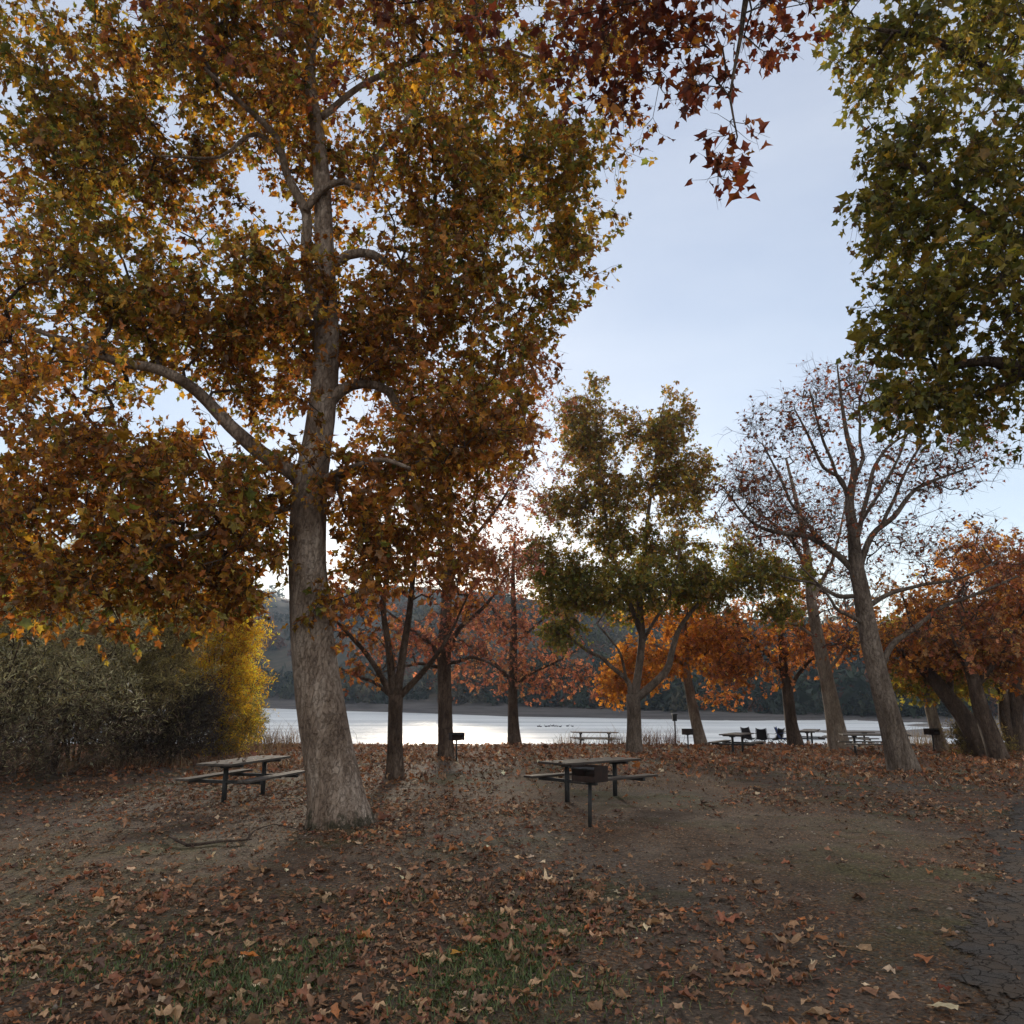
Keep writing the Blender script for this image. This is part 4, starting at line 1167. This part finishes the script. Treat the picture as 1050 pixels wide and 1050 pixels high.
c0 = make_chair(M['fabric_black']); c1 = make_chair(M['fabric_blue'])
chs = [(c0, 769.5, 39.2, 20, 'black camp chair directly behind the table beside the small grill'),
       (None, 782.5, 39.5, 155, 'black camp chair standing alone against the water, middle of the black ones'),
       (None, 796, 39.2, 215, 'black camp chair touching the blue one'),
       (c1, 804.5, 38.6, 60, 'blue camp chair beside the orange red tree')]
for o, px, Yc, a, lab in chs:
    o = o or copy_tree(c0)
    x, y = on_ground(px, Yc)
    o.location = (x, y, float(gz(x, y)) - .005); o.rotation_euler = (0, 0, math.radians(a)); o.scale = (.9, .9, .9)
    tag(o, lab, 'camp chair', 'camp chairs at the bank')

# ------------------------------------------------------------------ water birds
def make_bird():
    t = np.linspace(0, 1, 9)
    pts = np.stack([(t - .5) * .44, 0 * t, .07 + .05 * np.maximum(0, .25 - t) * 4 * .5], 1)
    r = .085 * np.sin(np.pi * np.clip(t * .92 + .06, 0, 1)) ** .7 + .004
    m = MB(); m.tube(pts, r, 9)
    m.tube([(.14, 0, .10), (.19, 0, .17), (.205, 0, .24), (.215, 0, .27)], [.035, .024, .024, .012], 8)
    m.tube([(.19, 0, .255), (.235, 0, .262), (.27, 0, .255), (.31, 0, .245)], [.02, .034, .022, .005], 8)
    return m.build('water_bird', M['feather'], None, True)


b0 = make_bird()
bx = [552, 554.5, 560, 563, 566.5, 569, 571.5, 574.5, 582, 587]
for k, px in enumerate(bx):
    o = b0 if k == 0 else b0.copy()
    if k: C.objects.link(o)
    q = W(px, 745 + random.uniform(-.3, .4))
    o.location = (q[0], q[1], WATER_Z + .0); o.rotation_euler = (0, 0, random.choice([0, 3.1]) + random.uniform(-.5, .5)); s = random.uniform(.75, .95); o.scale = (s, s, s)
    tag(o, 'tiny dark bird in the row floating on the lake left of the far picnic table', 'bird', 'birds in a row on the lake')

# ------------------------------------------------------------------ fallen branch
gb, Yb = gpt(238, 864)
m = MB()
def gl(px, py, dz=.03):
    q = G(px, py); return (q[0] - gb[0], q[1] - gb[1], q[2] - gb[2] + dz)
m.tube([gl(173, 861, .06), gl(180, 864, .05), gl(192, 867), gl(205, 866), (gl(225, 863)), gl(245, 863, .05), gl(258, 861, .04)], [.012, .019, .021, .019, .017, .014, .009], 8)
m.tube([gl(252, 862, .05), gl(262, 853, .06), gl(280, 847, .05), gl(300, 849, .04), gl(314, 853, .02)], [.011, .010, .009, .008, .005], 6)
m.tube([gl(255, 861, .05), gl(256, 853, .07), gl(262, 846, .08)], [.012, .009, .005], 6)
m.tube([gl(180, 864, .05), gl(174, 858, .06)], [.02, .008], 6)
fb = m.build('fallen_branch', M['twig'], None, True); fb.location = gb
tag(fb, 'dark crooked dead branch lying on the ground left of the largest trunk', 'branch')

# ------------------------------------------------------------------ leaf litter and grass
lr = np.random.default_rng(77)


def px_of(p):
    d = p - np.array([0, 0, CAMZ])
    dep = d[:, 1] * CT + d[:, 2] * ST
    upc = -d[:, 1] * ST + d[:, 2] * CT
    return 525 + FPX * d[:, 0] / dep, 525 - FPX * upc / dep


def scatter(n, y0, y1, pw=1.0, wide=.74, extra=2.5):
    y = y0 + (y1 - y0) * lr.random(n) ** pw
    x = (lr.random(n) * 2 - 1) * (wide * y + extra)
    return x, y


def patches(x, y):
    """leaf density 0..1"""
    f = fbm(x * .55 + 3, y * .40 + 1, 4)
    d = .24 + 2.6 * np.clip(f - .45, 0, 1)
    d = d + .55 * np.exp(-((x + .8) / 1.9) ** 2 - ((y - 6.8) / 2.6) ** 2)       # drift in the foreground
    d = d + .45 * np.exp(-((x + 5.5) / 3.2) ** 2 - ((y - 16.5) / 3.2) ** 2)      # round the left table
    d = d + .35 * np.exp(-((x - .2) / 2.2) ** 2 - ((y - 13.5) / 2.5) ** 2)
    d = d + .45 * np.clip((y - 20) / 10, 0, 1)
    d = d + .5 * np.exp(-((x - 14.5) / 4) ** 2 - ((y - 26) / 5) ** 2)
    d = d - .5 * np.exp(-((x - 3.2) / 2.6) ** 2 - ((y - 16) / 5) ** 2)           # bare dirt right of the table
    d = d - .38 * np.exp(-((x - 3.6) / 2.6) ** 2 - ((y - 8) / 4.5) ** 2)
    d = d - .10 * np.exp(-((x + 4.6) / 1.8) ** 2 - ((y - 9) / 2.2) ** 2)
    d = np.where(x > path_edge(y), d * .35, d)
    return np.clip(d, .05, 1)


FP = [(.26, .145, .08), (.13, .072, .042), (.27, .115, .05), (.36, .235, .14), (.19, .075, .042), (.52, .40, .27), (.40, .15, .05), (.08, .047, .032)]


def litter(n, y0, y1, pw, tmpl, size, w, jit, curl, lift, crumple=0.0):
    x, y = scatter(n, y0, y1, pw)
    k = lr.random(n) < patches(x, y)
    x, y = x[k], y[k]; n = len(x)
    z = gz(x, y) + lr.uniform(.004, lift, n)
    a = lr.random(n) * 6.283
    d = np.stack([np.cos(a), np.sin(a), lr.normal(0, .12, n)], 1)
    nrm = unit(np.array([0, 0, 1.]) + lr.normal(size=(n, 3)) * .2)
    s = size * lr.lognormal(0, .32, n)
    TV, TF = tmpl
    p = np.stack([x, y, z], 1) - d * s[:, None] * .45
    V, F = leaf_cloud(p, d, nrm * np.where(lr.random((n, 1)) < .5, 1, 1), s, TV, TF, curl, lr, jit, crumple)
    # keep everything above the soil
    V = V.reshape(n, -1, 3)
    low = (V[..., 2] - gz(V[..., 0], V[..., 1])).min(1)
    V[..., 2] += (np.maximum(0, .004 - low))[:, None] * .85
    red = np.clip((y - 22) / 8, 0, 1)[:, None]
    col = palette(lr, n, FP, w) * (1 - .0 * red) + red * np.array([.05, .012, 0]) * lr.random((n, 1))
    return V.reshape(-1, 3), F, np.repeat(col, len(TF), 0)


WT = [4, 3.4, 2.6, 1.8, 2.6, .3, .3, 2]
DRY2 = subdiv(DRY_V, SYC_F)
parts = [litter(14500, 3.6, 10, .8, DRY2, .08, WT, .015, .7, .008, .5),
         litter(30000, 9, 20, .75, (DRY_V, SYC_F), .08, WT, .04, .8, .012, .5),
         litter(40000, 19, 39, .9, (SIM_V, SIM_F), .10, [4, 3, 3.5, 1.6, 3, .5, 1.5, 2], .05, 1.4, .03),
         litter(42000, 3.6, 16, .9, (SIM_V, SIM_F), .022, WT, .06, 1.2, .006)]
# a few leaves that dropped on the two nearest tables
tv = []; tn = 0
for (tx_, ty_), ang in ((spots[0], tabs[0][1]), (spots[1], tabs[1][1])):
    for _ in range(13):
        u_, v_ = lr.uniform(-1.05, 1.05), lr.uniform(-.33, .33)
        c_, s_ = math.cos(ang), math.sin(ang)
        tv.append((tx_ + u_ * c_ - v_ * s_, ty_ + u_ * s_ + v_ * c_, float(gz(tx_, ty_)) + .775))
tv = np.array(tv); na = lr.random(len(tv)) * 6.283
V, F = leaf_cloud(tv, np.stack([np.cos(na), np.sin(na), 0 * na], 1), np.tile([0, 0, 1.], (len(tv), 1)), lr.uniform(.07, .11, len(tv)), *DRY2, .8, lr, .02, .6)
parts.append((V, F, np.repeat(palette(lr, len(tv), FP, WT), len(DRY2[1]), 0)))
Vs = []; Fs = []; Cs = []; nn = 0
for V, F, c in parts:
    Vs.append(V); Fs.append(F + nn); Cs.append(c); nn += len(V)
ll = mkmesh('fallen_leaves', np.concatenate(Vs), [np.concatenate(Fs)], [M['dry_leaf']], None, np.concatenate(Cs).clip(.004, .7))
tag(ll, 'litter of dry brown sycamore leaves scattered over the dirt', 'leaf litter', kind='stuff')

# a few leaves that stand out
def lone(px, py, s, colr, lab, rz):
    g = G(px, py)
    TVs = np.array([(0, 0), (.22, 0), (.45, 0), (.72, 0), (1, 0)])
    V, F = leaf_cloud(np.array([[-.45 * s, 0, 0]]), np.array([[1., 0, .0]]), np.array([[.0, .0, 1.]]), np.array([s]), *subdiv(DRY_V, SYC_F), .6, lr, .015, .42)
    V[:, 2] -= V[:, 2].min() - .006
    o = mkmesh('fallen_leaf', V, [F], [M['dry_leaf']], None, np.tile(colr, (len(F), 1)))
    o.location = g + np.array([0, 0, .02]); o.rotation_euler = (0, 0, rz)
    tag(o, lab, 'leaf', 'fallen leaves that stand out')


lone(966, 1033, .21, (.5, .43, .28), 'large pale cream curled leaf lying at the edge of the asphalt', 2.6)
lone(258, 984, .19, (.48, .16, .035), 'bright orange flat leaf lying in the green grass at the lower left', .4)
lone(470, 985, .14, (.5, .25, .04), 'yellow orange small leaf in the grass patch in the lower middle', 1.2)
lone(946, 985, .16, (.36, .14, .06), 'orange brown star shaped leaf lying alone on bare dirt at the lower right', 1.9)
lone(970, 1016, .12, (.16, .04, .02), 'dark red curled leaf beside the asphalt edge above the cream one', .9)
lone(808, 970, .24, (.3, .19, .11), 'largest curled tan leaf lying alone on the dirt in the lower right', 3.0)

# little sticks
ns = 900
x, y = scatter(ns, 3.8, 14, .8)
a = lr.random(ns) * 6.283; L = lr.uniform(.05, .28, ns)
A = np.stack([x, y, gz(x, y) + .012], 1); Bq = A + np.stack([np.cos(a) * L, np.sin(a) * L, lr.uniform(-.005, .02, ns)], 1)
mid_ = (A + Bq) / 2 + lr.normal(0, .012, (ns, 3)) * [1, 1, .3]
V, Q = segs_mesh(np.concatenate([A, mid_]), np.concatenate([mid_, Bq]), np.full(2 * ns, .003), np.full(2 * ns, .0022), 4)
npb = 26000
x, y = scatter(npb, 3.7, 15, .8)
pz = gz(x, y); pr_ = .006 * lr.lognormal(0, .55, npb)
OCT = np.array([(1, 0, 0), (-1, 0, 0), (0, 1, 0), (0, -1, 0), (0, 0, .7), (0, 0, -.7)]); OF = np.array([(0, 2, 4), (2, 1, 4), (1, 3, 4), (3, 0, 4), (2, 0, 5), (1, 2, 5), (3, 1, 5), (0, 3, 5)])
an = lr.random(npb) * 6.28; ca, sa = np.cos(an)[:, None], np.sin(an)[:, None]
oo = OCT[None] * lr.uniform(.6, 1.5, (npb, 6, 1))
ox = oo[..., 0] * ca - oo[..., 1] * sa; oy = oo[..., 0] * sa + oo[..., 1] * ca
PV = np.stack([x[:, None] + ox * pr_[:, None], y[:, None] + oy * pr_[:, None], pz[:, None] + .002 + oo[..., 2] * pr_[:, None]], -1).reshape(-1, 3)
PF = (OF[None] + (np.arange(npb) * 6)[:, None, None]).reshape(-1, 3)
pb = mkmesh('pebbles', PV, [PF], [M['dry_leaf']], None, np.repeat(palette(lr, npb, [(.15, .11, .085), (.25, .21, .175), (.08, .06, .045)], [3, 1.5, 2]), 8, 0), smooth=True)
tag(pb, 'crumbs of soil and small stones on the bare dirt', 'pebbles', kind='stuff')
tw = mkmesh('twig_litter', V, [Q], [M['twig']])
tag(tw, 'small dry sticks strewn over the dirt', 'twigs', kind='stuff')


def blades(n, x, y, h, cols, w, lean=.5, wid=.006):
    n = len(x)
    z = gz(x, y) - .004
    a = lr.random(n) * 6.283; hh = h * lr.lognormal(0, .3, n)
    d = np.stack([np.cos(a) * lean, np.sin(a) * lean, np.ones(n)], 1) * hh[:, None]
    side = np.stack([-np.sin(a), np.cos(a), 0 * a], 1) * wid * lr.uniform(.7, 1.4, (n, 1))
    p = np.stack([x, y, z], 1)
    m1 = p + d * .55 + [0, 0, 0]; tp = p + d + np.stack([np.cos(a), np.sin(a), -.3 + 0 * a], 1) * hh[:, None] * .35
    V = np.stack([p - side, p + side, m1 + side * .7, m1 - side * .7, tp], 1).reshape(-1, 3)
    b = np.arange(n)[:, None] * 5
    F = np.concatenate([b + [0, 1, 2], b + [0, 2, 3], b + [3, 2, 4]], 1).reshape(-1, 3)
    col = np.repeat(palette(lr, n, cols, w), 3, 0)
    return V, F, col


GRN = [(.05, .09, .022), (.075, .12, .03), (.11, .135, .04), (.14, .12, .05)]
DRY = [(.23, .17, .10), (.16, .115, .065), (.28, .21, .13), (.12, .105, .05)]
Vs = []; Fs = []; Cs = []; nn = 0


def addb(n, y0, y1, dens, *a, **k):
    global nn
    x, y = scatter(n, y0, y1, .9)
    kk = (lr.random(n) < dens(x, y)) & (x < path_edge(y) - .1)
    V, F, c = blades(0, x[kk], y[kk], *a, **k)
    Vs.append(V); Fs.append(F + nn); Cs.append(c); nn += len(V)


def gpatch(x, y):
    return np.clip((fbm(x * 1.1 + 9, y * 1.1, 4) - .42) * 8, 0, 1) * (np.exp(-((x + .35) / .75) ** 2 - ((y - 6.7) / .9) ** 2) * 1.2 + .9 * np.exp(-((x + 1.6) / 1.6) ** 2 - ((y - 5.9) / .8) ** 2) + .35 * np.exp(-((x + 1.1) / 1.0) ** 2 - ((y - 7.6) / .8) ** 2))


addb(220000, 4.2, 9.5, gpatch, .046, GRN, [3, 3, 2, 1], .6, .004)
addb(60000, 4.2, 18, lambda x, y: .6 * np.clip((fbm(x * .8, y * .8 + 20, 4) - .50) * 6, 0, 1) * np.clip((1.0 - x) / 3, 0, 1), .035, DRY, [2, 3, 1, 3], .9, .004)
addb(60000, 18, 38, lambda x, y: .8 * np.clip((fbm(x * .5, y * .5 + 40, 4) - .46) * 6, 0, 1), .05, DRY, [2, 2, 2, 1.5], .7, .008)
gg = mkmesh('grass', np.concatenate(Vs), [np.concatenate(Fs)], [M['grass']], None, np.concatenate(Cs).clip(.004, .6))
tag(gg, 'patchy short green and dry grass among the leaves', 'grass', kind='stuff')

# dry weed tufts along the bank
def tuft(px, py, Y, rx, ry, h, n, cols, lab, stems=True):
    x0, y0 = on_ground(px, Y)
    r = lr.normal(size=(n, 2)) * [rx, ry]
    V, F, c = blades(0, x0 + r[:, 0], y0 + r[:, 1], h, cols, [1] * len(cols), .35, .008)
    o0 = np.array([x0, y0, float(gz(x0, y0))])
    o = mkmesh('dry_weeds', V - o0, [F], [M['grass']], None, c.clip(.004, .6)); o.location = o0
    tag(o, lab, 'weeds', 'dry weed tufts along the bank')


TD = [(.24, .16, .085), (.17, .11, .06), (.3, .21, .12), (.13, .07, .045)]
tuft(262, 765, 35, 1.5, .5, .75, 900, TD, 'long tawny grass strip between the golden tree and the left picnic table')
tuft(235, 772, 30, 1.1, .6, .45, 500, TD, 'short tawny grass in front of the golden tree')
tuft(100, 790, 24.5, 3.6, .5, .35, 1300, TD, 'tan dry grass fringe at the foot of the left thicket')
tuft(592, 760, 39.5, .35, .3, .65, 120, TD, 'brown weeds at the left end of the far picnic table')
tuft(631, 760, 39.3, .45, .3, .6, 160, TD, 'brown weeds at the right end of the far picnic table')
tuft(661, 760, 37.8, .35, .3, .75, 140, TD, 'upright tan weeds right of the olive tree trunk')
tuft(680, 760, 38, .45, .3, .7, 170, [(.16, .07, .045), (.2, .11, .07)], 'reddish brown weeds left of the thin post')
tuft(688, 762, 38, .25, .2, .45, 70, TD, 'low tan weeds at the foot of the thin post')
tuft(944, 765, 35.5, .5, .3, .7, 180, [(.35, .27, .17), (.25, .19, .11)], 'pale straw weeds left of the right hand grill')
tuft(574, 762, 38, .3, .2, .35, 60, TD, 'small dark weed tuft between the slender tree and the far table')

# ------------------------------------------------------------------ haze
hb = MB(); hb.box((0, 330, 62), (1900, 1160, 136), bev=.0001)
mh, nt, out = newmat('haze_air')
pv = N(nt, 'ShaderNodeVolumePrincipled')
pv.inputs['Color'].default_value = (.66, .80, 1.0, 1); pv.inputs['Density'].default_value = .00032; pv.inputs['Anisotropy'].default_value = .2
nt.links.new(pv.outputs[0], out.inputs['Volume'])
hz = hb.build('haze', mh); hz['kind'] = 'stuff'
tag(hz, 'thin bluish evening haze over the lake and hills', 'haze', kind='stuff')

# ------------------------------------------------------------------ light, sky, camera
w = bpy.data.worlds.new('World'); sc.world = w; w.use_nodes = True
nt = w.node_tree; nt.nodes.clear()
wo = nt.nodes.new('ShaderNodeOutputWorld'); bg = nt.nodes.new('ShaderNodeBackground')
sky = nt.nodes.new('ShaderNodeTexSky'); sky.sky_type = 'NISHITA'; sky.sun_disc = False
sky.sun_elevation = SUN_EL; sky.sun_rotation = SUN_AZ
sky.altitude = 200; sky.air_density = 1.0; sky.dust_density = .3; sky.ozone_density = 2.5
# thin high cloud veil
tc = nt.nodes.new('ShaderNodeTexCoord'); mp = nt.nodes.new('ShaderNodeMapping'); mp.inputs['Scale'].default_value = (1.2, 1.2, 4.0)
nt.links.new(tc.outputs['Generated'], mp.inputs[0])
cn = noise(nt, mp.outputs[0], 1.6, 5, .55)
veil_fill = ramp(nt, cn, [(.3, (1.41, 1.47, 1.76)), (.7, (1.88, 1.89, 2.05))])
# added fill light: unseen sky behind and overhead, brightened and warmed to lift shade
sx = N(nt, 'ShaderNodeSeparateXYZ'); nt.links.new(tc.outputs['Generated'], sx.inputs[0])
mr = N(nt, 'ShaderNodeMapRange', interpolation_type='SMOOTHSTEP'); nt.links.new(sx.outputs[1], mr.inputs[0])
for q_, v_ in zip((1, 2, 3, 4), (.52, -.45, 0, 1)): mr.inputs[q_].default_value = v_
veil_fill = mix(nt, mr.outputs[0], veil_fill, ramp(nt, cn, [(.3, (3.5, 3.3, 3.1)), (.7, (4.3, 3.95, 3.6))]))
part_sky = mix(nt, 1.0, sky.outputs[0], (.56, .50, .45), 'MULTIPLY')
cl = mix(nt, 1.0, part_sky, veil_fill, 'ADD')
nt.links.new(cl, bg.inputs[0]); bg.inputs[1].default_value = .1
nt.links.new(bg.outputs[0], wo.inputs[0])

sl = bpy.data.lights.new('sun', 'SUN'); sl.energy = 3.0; sl.angle = math.radians(6); sl.color = (1, .86, .68)
so = bpy.data.objects.new('sun', sl); C.objects.link(so)
sd = Vector((math.sin(SUN_AZ) * math.cos(SUN_EL), math.cos(SUN_AZ) * math.cos(SUN_EL), math.sin(SUN_EL)))
so.rotation_euler = sd.to_track_quat('Z', 'Y').to_euler()

cam = bpy.data.cameras.new('camera'); cam.sensor_width = 36; cam.lens = 36 * FPX / 1050; cam.clip_end = 3000; cam.clip_start = .05
co = bpy.data.objects.new('camera', cam); C.objects.link(co)
co.location = (0, 0, CAMZ); co.rotation_euler = (math.pi / 2 + TILT, 0, 0)
sc.camera = co
sc.view_settings.view_transform = 'Standard'; sc.view_settings.look = 'None'; sc.view_settings.gamma = 1
sc.view_settings.exposure = 1.32
sc.cycles.max_bounces = 8; sc.cycles.transparent_max_bounces = 16; sc.cycles.transmission_bounces = 6
sc.cycles.volume_bounces = 0
sc.cycles.use_denoising = True
